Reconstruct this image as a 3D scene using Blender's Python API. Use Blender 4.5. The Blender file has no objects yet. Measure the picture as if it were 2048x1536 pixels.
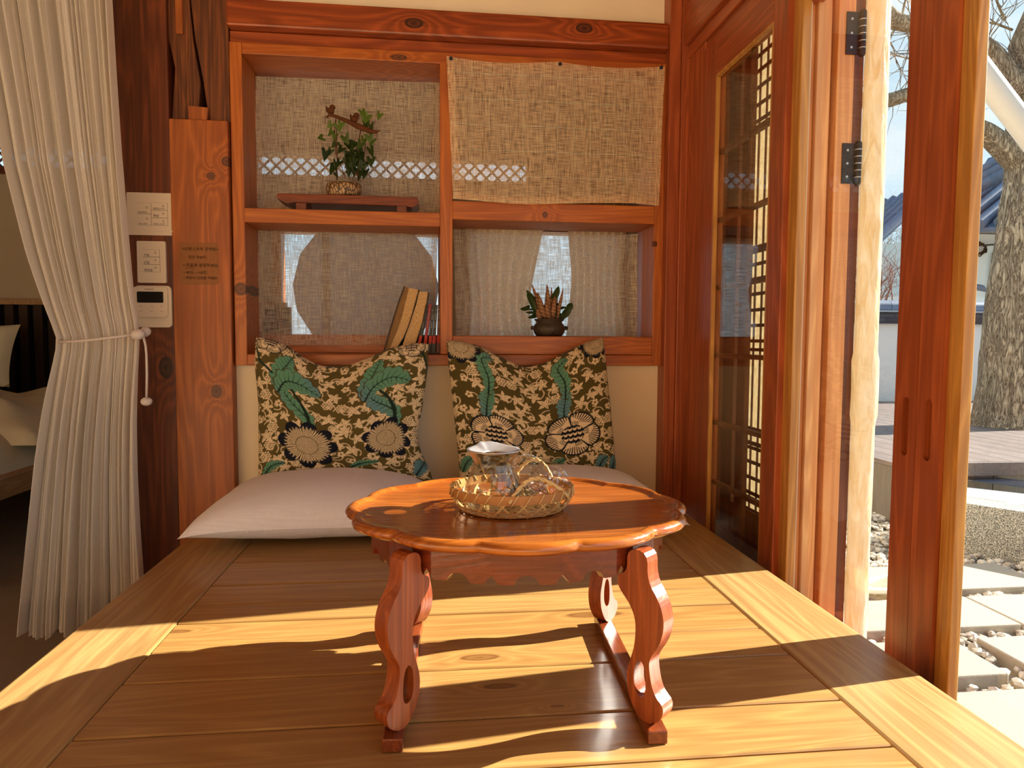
import bpy, bmesh, math, random
import numpy as np
from mathutils import Vector, Matrix, geometry, noise as mnoise

S = bpy.context.scene
COL = S.collection
PI = math.pi
random.seed(7)

# ------------------------------------------------------------------ camera
F_PX, YAW, PITCH, ROLL, EYE = 1381.4, 0.11309, 0.06367, 0.00525, 0.5
cy_, sy_ = math.cos(YAW), math.sin(YAW)
_r = Vector((cy_, -sy_, 0)); _f = Vector((sy_, cy_, 0)); _u = Vector((0, 0, 1))
CW = _f * math.cos(PITCH) - _u * math.sin(PITCH)
_u2 = _u * math.cos(PITCH) + _f * math.sin(PITCH)
CR = _r * math.cos(ROLL) + _u2 * math.sin(ROLL)
CU = _u2 * math.cos(ROLL) - _r * math.sin(ROLL)
cam_d = bpy.data.cameras.new('camera'); cam = bpy.data.objects.new('camera', cam_d); COL.objects.link(cam)
cam_d.sensor_width = 36; cam_d.lens = F_PX / 2048 * 36; cam_d.clip_start = 0.02; cam_d.clip_end = 200
M = Matrix((( CR.x, CU.x, -CW.x, 0), (CR.y, CU.y, -CW.y, 0), (CR.z, CU.z, -CW.z, EYE), (0, 0, 0, 1)))
cam.matrix_world = M
S.camera = cam

def P(px, py, ax, val):
    """the point of the plane ax=val seen at a photograph position (used to measure the place)"""
    d = CW + CR * ((px - 1024) / F_PX) - CU * ((py - 768) / F_PX)
    o = Vector((0, 0, EYE)); i = 'xyz'.index(ax)
    return o + d * ((val - o[i]) / d[i])

# ------------------------------------------------------------------ light
SUN_AZ, SUN_EL = math.radians(8.0), math.radians(29.0)
S.view_settings.view_transform = 'Standard'; S.view_settings.look = 'None'
S.view_settings.gamma = 1; S.view_settings.use_curve_mapping = False
S.view_settings.exposure = 1.27
sd = bpy.data.lights.new('sun', 'SUN'); sd.energy = 7.6; sd.angle = math.radians(0.5); sd.color = (1.0, 0.93, 0.82)
sun = bpy.data.objects.new('sun', sd); COL.objects.link(sun)
sv = Vector((math.cos(SUN_AZ) * math.cos(SUN_EL), math.sin(SUN_AZ) * math.cos(SUN_EL), math.sin(SUN_EL)))
sun.rotation_euler = sv.to_track_quat('Z', 'Y').to_euler(); sun.location = (8, 1, 6)

wd = bpy.data.worlds.new('sky'); S.world = wd; wd.use_nodes = True
nt = wd.node_tree; nt.nodes.clear()
def wn(t, **k):
    n = nt.nodes.new(t)
    for a, b in k.items(): setattr(n, a, b)
    return n
tc = wn('ShaderNodeTexCoord'); sx = wn('ShaderNodeSeparateXYZ'); nt.links.new(tc.outputs['Generated'], sx.inputs[0])
gr = wn('ShaderNodeValToRGB'); nt.links.new(sx.outputs['Z'], gr.inputs[0])
e = gr.color_ramp.elements; e[0].position = 0.0; e[0].color = (0.78, 0.92, 1.0, 1); e[1].position = 0.75; e[1].color = (0.16, 0.45, 0.85, 1)
x = e.new(0.3); x.color = (0.40, 0.74, 0.97, 1)
mp = wn('ShaderNodeMapping'); mp.inputs['Scale'].default_value = (1, 1, 2.2); nt.links.new(tc.outputs['Generated'], mp.inputs[0])
nz = wn('ShaderNodeTexNoise'); nz.inputs['Scale'].default_value = 3.2; nz.inputs['Detail'].default_value = 9; nz.inputs['Roughness'].default_value = 0.55
nt.links.new(mp.outputs[0], nz.inputs['Vector'])
cr = wn('ShaderNodeValToRGB'); nt.links.new(nz.outputs[0], cr.inputs[0]); cr.color_ramp.elements[0].position = 0.42; cr.color_ramp.elements[1].position = 0.62
mx = wn('ShaderNodeMixRGB'); nt.links.new(cr.outputs[0], mx.inputs[0]); nt.links.new(gr.outputs[0], mx.inputs[1]); mx.inputs[2].default_value = (0.84, 0.94, 1.0, 1)
bg = wn('ShaderNodeBackground'); nt.links.new(mx.outputs[0], bg.inputs[0]); bg.inputs[1].default_value = 0.485
wo = wn('ShaderNodeOutputWorld'); nt.links.new(bg.outputs[0], wo.inputs[0])

# ------------------------------------------------------------------ mesh helpers
class MB:
    def __init__(s): s.v = []; s.f = []; s.mi = []; s.pid = []
    def add(s, vs, fs, mi=0, pid=0.0):
        o = len(s.v); s.v += [tuple(v) for v in vs]
        for f in fs: s.f.append([i + o for i in f]); s.mi.append(mi); s.pid.append(pid)
        return s
    def box(s, x0, x1, y0, y1, z0, z1, mi=0, pid=0.0):
        return s.add([(x0,y0,z0),(x1,y0,z0),(x1,y1,z0),(x0,y1,z0),(x0,y0,z1),(x1,y0,z1),(x1,y1,z1),(x0,y1,z1)],
                     [(0,3,2,1),(4,5,6,7),(0,1,5,4),(1,2,6,5),(2,3,7,6),(3,0,4,7)], mi, pid)
    def obox(s, c, ax, ay, az, mi=0, pid=0.0):
        c, ax, ay, az = map(Vector, (c, ax, ay, az)); vs = []
        for k in ((-1,-1,-1),(1,-1,-1),(1,1,-1),(-1,1,-1),(-1,-1,1),(1,-1,1),(1,1,1),(-1,1,1)):
            vs.append(c + ax*k[0] + ay*k[1] + az*k[2])
        return s.add(vs, [(0,3,2,1),(4,5,6,7),(0,1,5,4),(1,2,6,5),(2,3,7,6),(3,0,4,7)], mi, pid)
    def tube(s, pts, rad, n=8, mi=0, cap=True, flat=1.0, closed=False):
        pts = [Vector(p) for p in pts]; m = len(pts)
        if not hasattr(rad, '__len__'): rad = [rad] * m
        vs = []; up = None
        for i, p in enumerate(pts):
            if closed: t = pts[(i+1) % m] - pts[i-1]
            else: t = pts[min(i+1, m-1)] - pts[max(i-1, 0)]
            if t.length < 1e-9: t = Vector((0,0,1))
            t.normalize()
            if up is None: up = Vector((0,0,1)) if abs(t.z) < 0.9 else Vector((1,0,0))
            a = t.cross(up)
            if a.length < 1e-6: a = t.cross(Vector((1,0,0)))
            a.normalize(); b = a.cross(t); up = b
            for k in range(n):
                q = 2*PI*k/n; vs.append(p + a*(math.cos(q)*rad[i]) + b*(math.sin(q)*rad[i]*flat))
        fs = []
        for i in range(m if closed else m-1):
            j = (i+1) % m
            for k in range(n): fs.append((i*n+k, i*n+(k+1)%n, j*n+(k+1)%n, j*n+k))
        if cap and not closed: fs += [tuple(range(n))[::-1], tuple((m-1)*n+k for k in range(n))]
        return s.add(vs, fs, mi)
    def lathe(s, prof, c=(0,0,0), n=32, mi=0, sx=1, sy=1, rot=0, cap=False):
        vs = []; fs = []; m = len(prof)
        for r, z in prof:
            for k in range(n):
                q = 2*PI*k/n; X, Y = r*math.cos(q)*sx, r*math.sin(q)*sy
                vs.append((c[0] + X*math.cos(rot) - Y*math.sin(rot), c[1] + X*math.sin(rot) + Y*math.cos(rot), c[2] + z))
        for i in range(m-1):
            for k in range(n): fs.append((i*n+k, i*n+(k+1)%n, (i+1)*n+(k+1)%n, (i+1)*n+k))
        if cap: fs += [tuple(range(n))[::-1], tuple((m-1)*n+k for k in range(n))]
        return s.add(vs, fs, mi)
    def grid(s, fn, nu, nv, mi=0, closeu=False):
        vs = [fn(i/nu, j/nv) for j in range(nv+1) for i in range(nu + (0 if closeu else 1))]
        w = nu if closeu else nu+1; fs = []
        for j in range(nv):
            for i in range(nu):
                i2 = (i+1) % w
                fs.append((j*w+i, j*w+i2, (j+1)*w+i2, (j+1)*w+i))
        return s.add(vs, fs, mi)
    def prism(s, poly, holes, fn0, fn1, mi=0):
        """2D outline with holes, swept between two maps 2D->3D"""
        loops = [poly] + list(holes)
        tris = geometry.tessellate_polygon([[Vector((a, b, 0)) for a, b in L] for L in loops])
        flat = [p for L in loops for p in L]; n = len(flat)
        vs = [fn0(*p) for p in flat] + [fn1(*p) for p in flat]
        fs = [tuple(t) for t in tris] + [tuple(i+n for i in t)[::-1] for t in tris]
        o = 0
        for L in loops:
            k = len(L)
            for i in range(k): fs.append((o+i, o+(i+1)%k, o+(i+1)%k+n, o+i+n))
            o += k
        return s.add(vs, fs, mi)
    def blob(s, c, r, n=1, mi=0, jit=0.25, rnd=random):
        bm = bmesh.new(); bmesh.ops.create_icosphere(bm, subdivisions=n, radius=1)
        R_ = Matrix.Rotation(rnd.random()*6, 3, 'Z') @ Matrix.Rotation(rnd.random()*0.5, 3, 'X')
        vs = []
        for v in bm.verts:
            q = v.co * (1 + (rnd.random()-.5)*jit); q = Vector((q.x*r[0], q.y*r[1], q.z*r[2])); vs.append(Vector(c) + R_ @ q)
        fs = [[v.index for v in f.verts] for f in bm.faces]; bm.free()
        return s.add(vs, fs, mi)
    def build(s, name, mat, parent=None, smooth=False, bevel=0, sub=0, solid=0, loc=None, auto=None, kind=None, label=None):
        org = Vector((0,0,0))
        if parent is not None:
            q = parent
            while q is not None: org = org + q.location; q = q.parent
        elif loc is not None: org = Vector(loc)
        me = bpy.data.meshes.new(name)
        me.from_pydata([(v[0]-org.x, v[1]-org.y, v[2]-org.z) for v in s.v], [], s.f)
        ms = mat if isinstance(mat, (list, tuple)) else [mat]
        for m in ms: me.materials.append(m)
        me.polygons.foreach_set('material_index', s.mi)
        if any(s.pid):
            a = me.attributes.new('pid', 'FLOAT', 'FACE'); a.data.foreach_set('value', s.pid)
        bm = bmesh.new(); bm.from_mesh(me); bmesh.ops.recalc_face_normals(bm, faces=bm.faces); bm.to_mesh(me); bm.free()
        if smooth or auto:
            me.polygons.foreach_set('use_smooth', [True]*len(me.polygons))
        if auto:
            me.set_sharp_from_angle(angle=math.radians(auto))
        o = bpy.data.objects.new(name, me); COL.objects.link(o)
        if parent is not None: o.parent = parent
        else: o.location = org
        if bevel:
            b = o.modifiers.new('bevel', 'BEVEL'); b.width = bevel; b.segments = 2; b.limit_method = 'ANGLE'; b.angle_limit = math.radians(40)
        if solid:
            b = o.modifiers.new('solid', 'SOLIDIFY'); b.thickness = solid; b.offset = 0
        if sub:
            b = o.modifiers.new('sub', 'SUBSURF'); b.levels = sub; b.render_levels = sub
        if kind: o['kind'] = kind
        if label: o['label'] = label
        return o

def tag(o, label, cat, group=None, kind=None):
    o['label'] = label; o['category'] = cat
    if group: o['group'] = group
    if kind: o['kind'] = kind
    return o
def thing(name, loc, label, cat, group=None, kind=None):
    o = bpy.data.objects.new(name, None); o.empty_display_size = 0.05; COL.objects.link(o); o.location = loc
    return tag(o, label, cat, group, kind)
def struct(o): o['kind'] = 'structure'; return o
def sempty(name, loc):
    o = bpy.data.objects.new(name, None); o.empty_display_size = 0.05; COL.objects.link(o); o.location = loc; o['kind'] = 'structure'; return o
def copy_tree(o, parent=None):
    c = o.copy(); COL.objects.link(c); c.parent = parent
    for ch in list(o.children): copy_tree(ch, c)
    return c

# ------------------------------------------------------------------ materials
class NT:
    def __init__(s, name):
        s.m = bpy.data.materials.new(name); s.m.use_nodes = True; s.t = s.m.node_tree; s.t.nodes.clear()
        s.out = s.n('ShaderNodeOutputMaterial')
    def n(s, t, ins=None, **k):
        x = s.t.nodes.new(t)
        for a, b in k.items(): setattr(x, a, b)
        for a, b in (ins or {}).items():
            if hasattr(b, 'is_output') or isinstance(b, bpy.types.NodeSocket): s.t.links.new(b, x.inputs[a])
            else: x.inputs[a].default_value = b
        return x
    def math(s, op, a, b=0.0, c=None, clamp=False):
        ins = {0: a, 1: b}
        if c is not None: ins[2] = c
        x = s.n('ShaderNodeMath', ins, operation=op); x.use_clamp = clamp; return x.outputs[0]
    def ramp(s, fac, stops, interp='LINEAR'):
        x = s.n('ShaderNodeValToRGB', {0: fac}); r = x.color_ramp; r.interpolation = interp
        while len(r.elements) > 1: r.elements.remove(r.elements[-1])
        r.elements[0].position = stops[0][0]; r.elements[0].color = tuple(stops[0][1]) + (1,)
        for p, c in stops[1:]:
            e = r.elements.new(p); e.color = tuple(c) + (1,)
        return x.outputs[0]
    def mix(s, f, a, b, mode='MIX'):
        x = s.n('ShaderNodeMixRGB', {0: f}, blend_type=mode)
        for i, v in ((1, a), (2, b)):
            if isinstance(v, bpy.types.NodeSocket): s.t.links.new(v, x.inputs[i])
            else: x.inputs[i].default_value = tuple(v) + (1,) if len(v) == 3 else v
        return x.outputs[0]
    def bsdf(s, col, rough=0.5, spec=0.5, bump=None, bstr=0.3, bdist=0.002, **k):
        ins = {}
        b = s.n('ShaderNodeBsdfPrincipled')
        def put(nm, v):
            if isinstance(v, bpy.types.NodeSocket): s.t.links.new(v, b.inputs[nm])
            else: b.inputs[nm].default_value = (tuple(v) + (1,)) if (hasattr(v, '__len__') and len(v) == 3) else v
        put('Base Color', col); put('Roughness', rough); put('Specular IOR Level', spec)
        for a, v in k.items(): put(a.replace('_', ' '), v)
        if bump is not None:
            bn = s.n('ShaderNodeBump', {'Height': bump, 'Strength': bstr, 'Distance': bdist}); s.t.links.new(bn.outputs[0], b.inputs['Normal'])
        return b.outputs[0]
    def end(s, sh): s.t.links.new(sh, s.out.inputs[0]); return s.m

def c3(r, g, b):
    f = lambda u: ((u/255+0.055)/1.055)**2.4 if u/255 > 0.04045 else u/255/12.92
    return (f(r), f(g), f(b))

def wood(name, dark, mid, light, axis='Z', scale=1.0, rough=0.35, coat=0.0, knots=0.0, streak=0.5, spec=0.5, ring=5.0, knot_col=(0.05, 0.02, 0.01), kn=(), plane='xz', rstr=0.55):
    t = NT(name)
    tcn = t.n('ShaderNodeTexCoord'); oi = t.n('ShaderNodeObjectInfo'); at = t.n('ShaderNodeAttribute', attribute_name='pid')
    rv = t.math('ADD', t.math('MULTIPLY', oi.outputs['Random'], 37.0), at.outputs['Fac'])
    off = t.n('ShaderNodeCombineXYZ', {0: rv, 1: t.math('MULTIPLY', rv, 1.7), 2: t.math('MULTIPLY', rv, 2.3)})
    v = t.n('ShaderNodeVectorMath', {0: tcn.outputs['Object'], 1: off.outputs[0]}, operation='ADD').outputs[0]
    lo, hi = 0.9*scale, 12.0*scale
    sc = {'X': (lo, hi, hi), 'Y': (hi, lo, hi), 'Z': (hi, hi, lo)}[axis]
    mpn = t.n('ShaderNodeMapping', {0: v, 'Scale': sc}).outputs[0]
    n1 = t.n('ShaderNodeTexNoise', {'Vector': mpn, 'Scale': 1.0, 'Detail': 3.0, 'Roughness': 0.5, 'Distortion': 0.4}).outputs[0]
    kd = None
    if kn:
        pos = t.n('ShaderNodeSeparateXYZ', {0: t.n('ShaderNodeNewGeometry').outputs['Position']})
        A_, B_2 = pos.outputs['xyz'.index(plane[0])], pos.outputs['xyz'.index(plane[1])]
        wob = t.math('MULTIPLY', t.math('SUBTRACT', n1, 0.5), 0.9)
        for (ka, kb, ra, rb) in kn:
            da = t.math('DIVIDE', t.math('SUBTRACT', A_, ka), ra); db = t.math('DIVIDE', t.math('SUBTRACT', B_2, kb), rb)
            d_ = t.math('ADD', t.math('SQRT', t.math('ADD', t.math('MULTIPLY', da, da), t.math('MULTIPLY', db, db))), wob)
            kd = d_ if kd is None else t.math('MINIMUM', kd, d_)
        n1 = t.math('ADD', n1, t.math('MULTIPLY', t.math('EXPONENT', t.math('MULTIPLY', kd, -0.55)), 0.5))
    rings = t.math('FRACT', t.math('MULTIPLY', n1, ring*2.2))
    rings = t.math('PINGPONG', t.math('MULTIPLY', rings, 1.0), 0.5); rings = t.math('MULTIPLY', rings, 2.0)
    rings = t.math('POWER', rings, 1.6)
    sc2 = tuple(q*(2.0 if q == lo else 16) for q in sc)
    mp2 = t.n('ShaderNodeMapping', {0: v, 'Scale': sc2}).outputs[0]
    n2 = t.n('ShaderNodeTexNoise', {'Vector': mp2, 'Scale': 1.0, 'Detail': 4.0, 'Roughness': 0.65}).outputs[0]
    mp3 = t.n('ShaderNodeMapping', {0: v, 'Scale': tuple(q*0.35 for q in sc)}).outputs[0]
    n3 = t.n('ShaderNodeTexNoise', {'Vector': mp3, 'Scale': 1.0, 'Detail': 2.0}).outputs[0]
    base = t.ramp(n3, [(0.3, mid), (0.7, light)])
    col = t.mix(t.math('MULTIPLY', t.math('SUBTRACT', 1.0, rings), rstr), base, dark)
    col = t.mix(t.math('MULTIPLY', t.ramp(n2, [(0.35, (1,1,1)), (0.62, (0,0,0))]), streak), col, dark)
    if knots > 0:
        kk = {'X': (1.0, 2.2, 2.2), 'Y': (2.2, 1.0, 2.2), 'Z': (2.2, 2.2, 1.0)}[axis]
        mk = t.n('ShaderNodeMapping', {0: v, 'Scale': tuple(q*3.2 for q in kk)}).outputs[0]
        vo = t.n('ShaderNodeTexVoronoi', {'Vector': mk, 'Scale': 1.0})
        sel = t.math('GREATER_THAN', t.n('ShaderNodeSeparateColor', {0: vo.outputs['Color']}).outputs[0], 1.0-knots)
        kf = t.math('MULTIPLY', t.ramp(vo.outputs['Distance'], [(0.05, (1,1,1)), (0.13, (0.55,)*3), (0.2, (0,0,0))]), sel)
        col = t.mix(t.math('MULTIPLY', kf, 0.9), col, knot_col)
    if kd is not None:
        col = t.mix(t.ramp(kd, [(0.0, (1,1,1)), (0.55, (.75,)*3), (0.85, (1,1,1)), (1.0, (.5,)*3), (1.0, (0,0,0))] if False else [(0.0, (.95,)*3), (0.45, (.6,)*3), (0.8, (.97,)*3), (1.0, (0,0,0))]), col, knot_col)
    h = t.math('ADD', t.math('MULTIPLY', n2, 0.6), t.math('MULTIPLY', rings, 0.4))
    rg = t.math('ADD', rough-0.07, t.math('MULTIPLY', n2, 0.16))
    sh = t.bsdf(col, rg, spec, bump=h, bstr=0.25, bdist=0.0012, Coat_Weight=coat, Coat_Roughness=0.12)
    return t.end(sh)

def plain(name, col, rough=0.6, spec=0.4, var=0.08, scale=20.0, bump=0.0, metal=0.0, bscale=None, **k):
    t = NT(name); tcn = t.n('ShaderNodeTexCoord')
    nn = t.n('ShaderNodeTexNoise', {'Vector': tcn.outputs['Object'], 'Scale': scale, 'Detail': 5.0}).outputs[0]
    c = t.ramp(nn, [(0.25, tuple(x*(1-var) for x in col)), (0.75, tuple(min(1, x*(1+var)) for x in col))])
    bb = None
    if bump:
        bb = t.n('ShaderNodeTexNoise', {'Vector': tcn.outputs['Object'], 'Scale': bscale or scale*4, 'Detail': 6.0}).outputs[0]
    return t.end(t.bsdf(c, rough, spec, bump=bb, bstr=bump, bdist=0.003, Metallic=metal, **k))

def thin_glass(name, tint=(1,1,1), base=0.02, gain=0.9, rough=0.0, bumpscale=0):
    t = NT(name)
    fr = t.n('ShaderNodeLayerWeight', {0: 0.45})
    kk = {}
    if bumpscale:
        tcn = t.n('ShaderNodeTexCoord'); vo = t.n('ShaderNodeTexVoronoi', {'Vector': tcn.outputs['Object'], 'Scale': float(bumpscale)})
        bn = t.n('ShaderNodeBump', {'Height': vo.outputs['Distance'], 'Strength': 0.8, 'Distance': 0.004}).outputs[0]
        fr = t.n('ShaderNodeLayerWeight', {0: 0.45, 'Normal': bn}); kk['Normal'] = bn
    f = t.math('ADD', base, t.math('MULTIPLY', t.math('POWER', fr.outputs['Facing'], 3.0), gain), clamp=True)
    a = t.n('ShaderNodeBsdfTransparent', {0: tuple(tint)+(1,)}).outputs[0]
    g = t.n('ShaderNodeBsdfGlossy', dict({'Roughness': rough}, **kk)).outputs[0]
    return t.end(t.n('ShaderNodeMixShader', {0: f, 1: a, 2: g}).outputs[0])

def linen(name, col, open_=0.25, scale=260.0, transl=0.5, check=0.0):
    t = NT(name); tcn = t.n('ShaderNodeTexCoord'); v = tcn.outputs['Object']
    def thread(sc):
        m = t.n('ShaderNodeMapping', {0: v, 'Scale': sc}).outputs[0]
        return t.n('ShaderNodeTexNoise', {'Vector': m, 'Scale': 1.0, 'Detail': 1.5, 'Roughness': 0.6}).outputs[0]
    a = thread((22, 22, scale*1.9)); b = thread((scale*1.9, scale*1.9, 22))
    w = t.math('ADD', a, b)
    c = t.ramp(w, [(0.8, tuple(x*0.6 for x in col)), (1.15, col)]) if False else t.ramp(t.math('MULTIPLY', w, 0.5), [(0.36, tuple(x*0.66 for x in col)), (0.5, col), (0.66, tuple(min(1, x*1.25) for x in col))])
    if check:
        sp = t.n('ShaderNodeSeparateXYZ', {0: v})
        for ax, per in ((0, 0.052), (2, 0.075)):
            fx = t.math('FRACT', t.math('DIVIDE', sp.outputs[ax], per))
            ln = t.math('LESS_THAN', fx, 0.03)
            c = t.mix(t.math('MULTIPLY', ln, check), c, tuple(min(1, x*1.7) for x in col))
    df = t.n('ShaderNodeBsdfDiffuse', {0: c}).outputs[0]; tr = t.n('ShaderNodeBsdfTranslucent', {0: c}).outputs[0]
    s1 = t.n('ShaderNodeMixShader', {0: transl, 1: df, 2: tr}).outputs[0]
    hole = t.ramp(t.math('MULTIPLY', w, 0.5), [(0.33, (min(1,open_*3),)*3), (0.50, (open_,)*3), (0.62, (open_*0.5,)*3)])
    tp = t.n('ShaderNodeBsdfTransparent').outputs[0]
    return t.end(t.n('ShaderNodeMixShader', {0: hole, 1: s1, 2: tp}).outputs[0])

def KP(px, py, y): q = P(px, py, 'y', y); return (q.x, q.z)
def KD(px, py): q = P(px, py, 'z', 0); return (q.x, q.y)
M_DECK = wood('honey deck planks', c3(126,74,34), c3(182,138,74), c3(196,156,92), 'X', 1.0, 0.36, 0.12, 0.0, 0.22, rstr=0.36, plane='xy', kn=((KD(1115,1412)+(0.012,0.004)),(KD(1190,1228)+(0.05,0.012)),(KD(350,1262)+(0.03,0.008)),(KD(960,1315)+(0.035,0.012)),(KD(1000,1372)+(0.03,0.010))), knot_col=c3(120,76,36))
M_DECKY = wood('honey border boards', c3(130,78,36), c3(182,138,74), c3(198,166,108), 'Y', 0.9, 0.36, 0.12, 0.0, 0.25, rstr=0.4)
M_FRX = wood('orange pine rails', c3(142,64,20), c3(196,108,38), c3(216,128,50), 'X', 1.0, 0.42, 0.1, 0.0, 0.3, kn=((KP(1090,430,2.14)+(0.010,0.011)),(KP(800,130,2.2)+(0.026,0.009))))
M_FRZ = wood('orange pine posts', c3(142,64,20), c3(196,108,38), c3(216,128,50), 'Z', 1.0, 0.42, 0.1, 0.0, 0.3, kn=((KP(482,578,2.14)+(0.022,0.020)),))
M_REDX = wood('red brown beam', c3(92,32,10), c3(166,72,30), c3(190,94,40), 'X', 0.9, 0.38, 0.2, 0.0, 0.4, knot_col=(0.02,0.008,0.004), kn=((KP(828,48,2.12)+(0.030,0.015)),(KP(1168,58,2.12)+(0.026,0.014))))
M_REDY = wood('red brown header', c3(118,48,22), c3(178,90,48), c3(200,110,60), 'Y', 0.9, 0.4, 0.1, 0.06, 0.3)
M_REDZ = wood('red brown stiles', c3(118,48,22), c3(176,88,48), c3(198,108,60), 'Z', 0.9, 0.4, 0.1, 0.05, 0.3)
M_PILLAR = wood('amber old pillar', c3(118,54,18), c3(194,106,42), c3(212,124,54), 'Z', 0.8, 0.45, 0.05, 0.0, 0.35, knot_col=(0.06,0.025,0.012), kn=((KP(421,351,2.12)+(0.012,0.011)),(KP(452,322,2.12)+(0.014,0.014)),(KP(432,783,2.12)+(0.015,0.018))))
M_OLD = wood('weathered split timber', c3(60,28,10), c3(124,66,26), c3(160,92,40), 'Z', 1.2, 0.65, 0.0, 0.1, 0.8)
M_DARKP = wood('dark brown pillar', c3(60,24,10), c3(124,60,28), c3(142,70,34), 'Z', 0.8, 0.42, 0.1, 0.0, 0.5, knot_col=(0.015,0.006,0.004), kn=((KP(330,735,2.13)+(0.020,0.034)),))
M_TABX = wood('lacquered red table top', c3(116,50,16), c3(182,98,34), c3(200,120,46), 'X', 1.3, 0.18, 0.6, 0.0, 0.35)
M_TABZ = wood('lacquered red table legs', c3(108,42,18), c3(168,82,38), c3(184,98,48), 'Z', 1.4, 0.32, 0.15, 0.0, 0.4)
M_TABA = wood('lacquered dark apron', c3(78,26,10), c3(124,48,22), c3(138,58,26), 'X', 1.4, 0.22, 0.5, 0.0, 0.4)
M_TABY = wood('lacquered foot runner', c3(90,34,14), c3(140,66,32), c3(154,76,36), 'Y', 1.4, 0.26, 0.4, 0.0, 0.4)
M_SHELF = wood('brown small stand', c3(70,24,9), c3(136,58,26), c3(150,68,30), 'X', 1.4, 0.35, 0.3, 0.0, 0.4)
M_LATT = wood('thin lattice bars', c3(70,34,14), c3(122,70,34), c3(136,80,40), 'Z', 1.0, 0.6, 0.0, 0.0, 0.3)
M_WALL = plain('cream plaster', c3(250,234,204), 0.85, 0.1, 0.03, 6, 0.15)
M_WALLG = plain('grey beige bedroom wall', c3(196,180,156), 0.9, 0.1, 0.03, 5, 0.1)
M_WALLF = plain('pale cream front room plaster', c3(250,238,214), 0.85, 0.1, 0.02, 6)
M_CEIL = plain('brown boarded ceiling', c3(150,104,66), 0.9, 0.1, 0.03, 5)
M_FLOORW = plain('pale cream bounce floor', c3(248,228,194), 0.5, 0.3, 0.04, 5)
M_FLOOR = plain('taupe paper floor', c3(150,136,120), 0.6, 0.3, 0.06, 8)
M_GLASS = thin_glass('clear door glass', (0.97,0.985,0.98), 0.015, 0.75)
M_LINEN = linen('tan slub linen', c3(248,226,200), 0.24, 240, 0.5)
M_LINEN3 = linen('pale backlit linen', c3(250,230,206), 0.36, 240, 0.6, check=0.6)
M_LINEN2 = linen('tan checked linen', c3(248,216,178), 0.24, 240, 0.4, check=0.8)
M_CREAM = plain('cream switch plastic', c3(236,214,184), 0.35, 0.5, 0.02)
M_INK = plain('dark ink', (0.03,0.018,0.012), 0.7, 0.2)
M_BLACK = plain('black display', (0.006,0.006,0.006), 0.25, 0.3)
M_IRON = plain('dark iron hinge', (0.022,0.024,0.026), 0.4, 0.5, 0.2, 60, metal=0.6)
M_STEEL = plain('brushed steel', (0.62,0.62,0.63), 0.38, 0.5, 0.1, 40, metal=0.75)
def paper_mat():
    t = NT('hanji paper'); tcn = t.n('ShaderNodeTexCoord')
    n = t.n('ShaderNodeTexNoise', {'Vector': tcn.outputs['Object'], 'Scale': 60.0, 'Detail': 6.0}).outputs[0]
    c = t.ramp(n, [(0.3, c3(226,212,180)), (0.7, c3(246,236,210))])
    return t.end(t.n('ShaderNodeMixShader', {0: 0.4, 1: t.n('ShaderNodeBsdfDiffuse', {0: c}).outputs[0], 2: t.n('ShaderNodeBsdfTranslucent', {0: c}).outputs[0]}).outputs[0])
M_PAPER = paper_mat()
M_WEAVE = None
def fabric(name, col, sc=420.0, b=0.5):
    t = NT(name); tcn = t.n('ShaderNodeTexCoord'); v = tcn.outputs['Object']
    w1 = t.n('ShaderNodeTexWave', {'Vector': v, 'Scale': sc/6.28, 'Distortion': 0.6, 'Detail': 1.0}, bands_direction='X').outputs['Fac']
    w2 = t.n('ShaderNodeTexWave', {'Vector': v, 'Scale': sc/6.28, 'Distortion': 0.6, 'Detail': 1.0}, bands_direction='Y').outputs['Fac']
    w = t.math('MULTIPLY', w1, w2)
    c = t.ramp(w, [(0.0, tuple(x*0.9 for x in col)), (0.6, col)])
    return t.end(t.bsdf(c, 0.9, 0.1, bump=w, bstr=b, bdist=0.0015, Sheen_Weight=0.2))
M_SEAT = fabric('pale woven seat fabric', c3(252,246,248))
# ================================================================== THE SETTING
FZ = -0.42
def bx(name, dims, mat, kind='structure', bevel=0.0, parent=None, **k):
    return MB().box(*dims).build(name, mat, parent, bevel=bevel, kind=kind if parent is None else None, loc=((dims[0]+dims[1])/2, (dims[2]+dims[3])/2, dims[4]) if parent is None else None, **k)

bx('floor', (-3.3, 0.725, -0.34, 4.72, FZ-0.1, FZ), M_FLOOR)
bx('floor_front', (-3.3, 0.80, -4.8, -0.34, FZ-0.1, FZ), M_FLOORW)  # unseen front floor, added in a pale colour to bounce sunlight inward
bx('wall_front', (-3.3, 1.45, -4.9, -4.8, FZ-0.1, 2.1), M_WALLF)
bx('ceiling', (-3.4, 1.45, 0.6, 4.75, 2.1, 2.2), M_CEIL)
bx('ceiling_front', (-3.4, 1.0, -4.9, 0.6, 2.1, 2.2), M_CEIL)
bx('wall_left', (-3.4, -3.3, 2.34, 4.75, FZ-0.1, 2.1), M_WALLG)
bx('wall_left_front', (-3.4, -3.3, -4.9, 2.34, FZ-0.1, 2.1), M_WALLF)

# wall_back: plaster between and around the timbers
w = MB()
w.box(-0.60, 0.735, 2.165, 2.34, FZ, 0.425)
w.box(-0.60, 0.80, 2.165, 2.34, 1.455, 2.1)
w.box(0.715, 0.80, 2.17, 2.34, 0.425, 1.455)
w.build('wall_back', M_WALL, kind='structure')

# beam over the shelf frame
b = bx('trim_1', (-0.588, 0.722, 2.115, 2.34, 1.395, 1.472), M_REDX, bevel=0.006)
b = bx('trim_2', (-0.588, 0.722, 2.15, 2.34, 1.358, 1.394), M_REDX, bevel=0.002)

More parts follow.
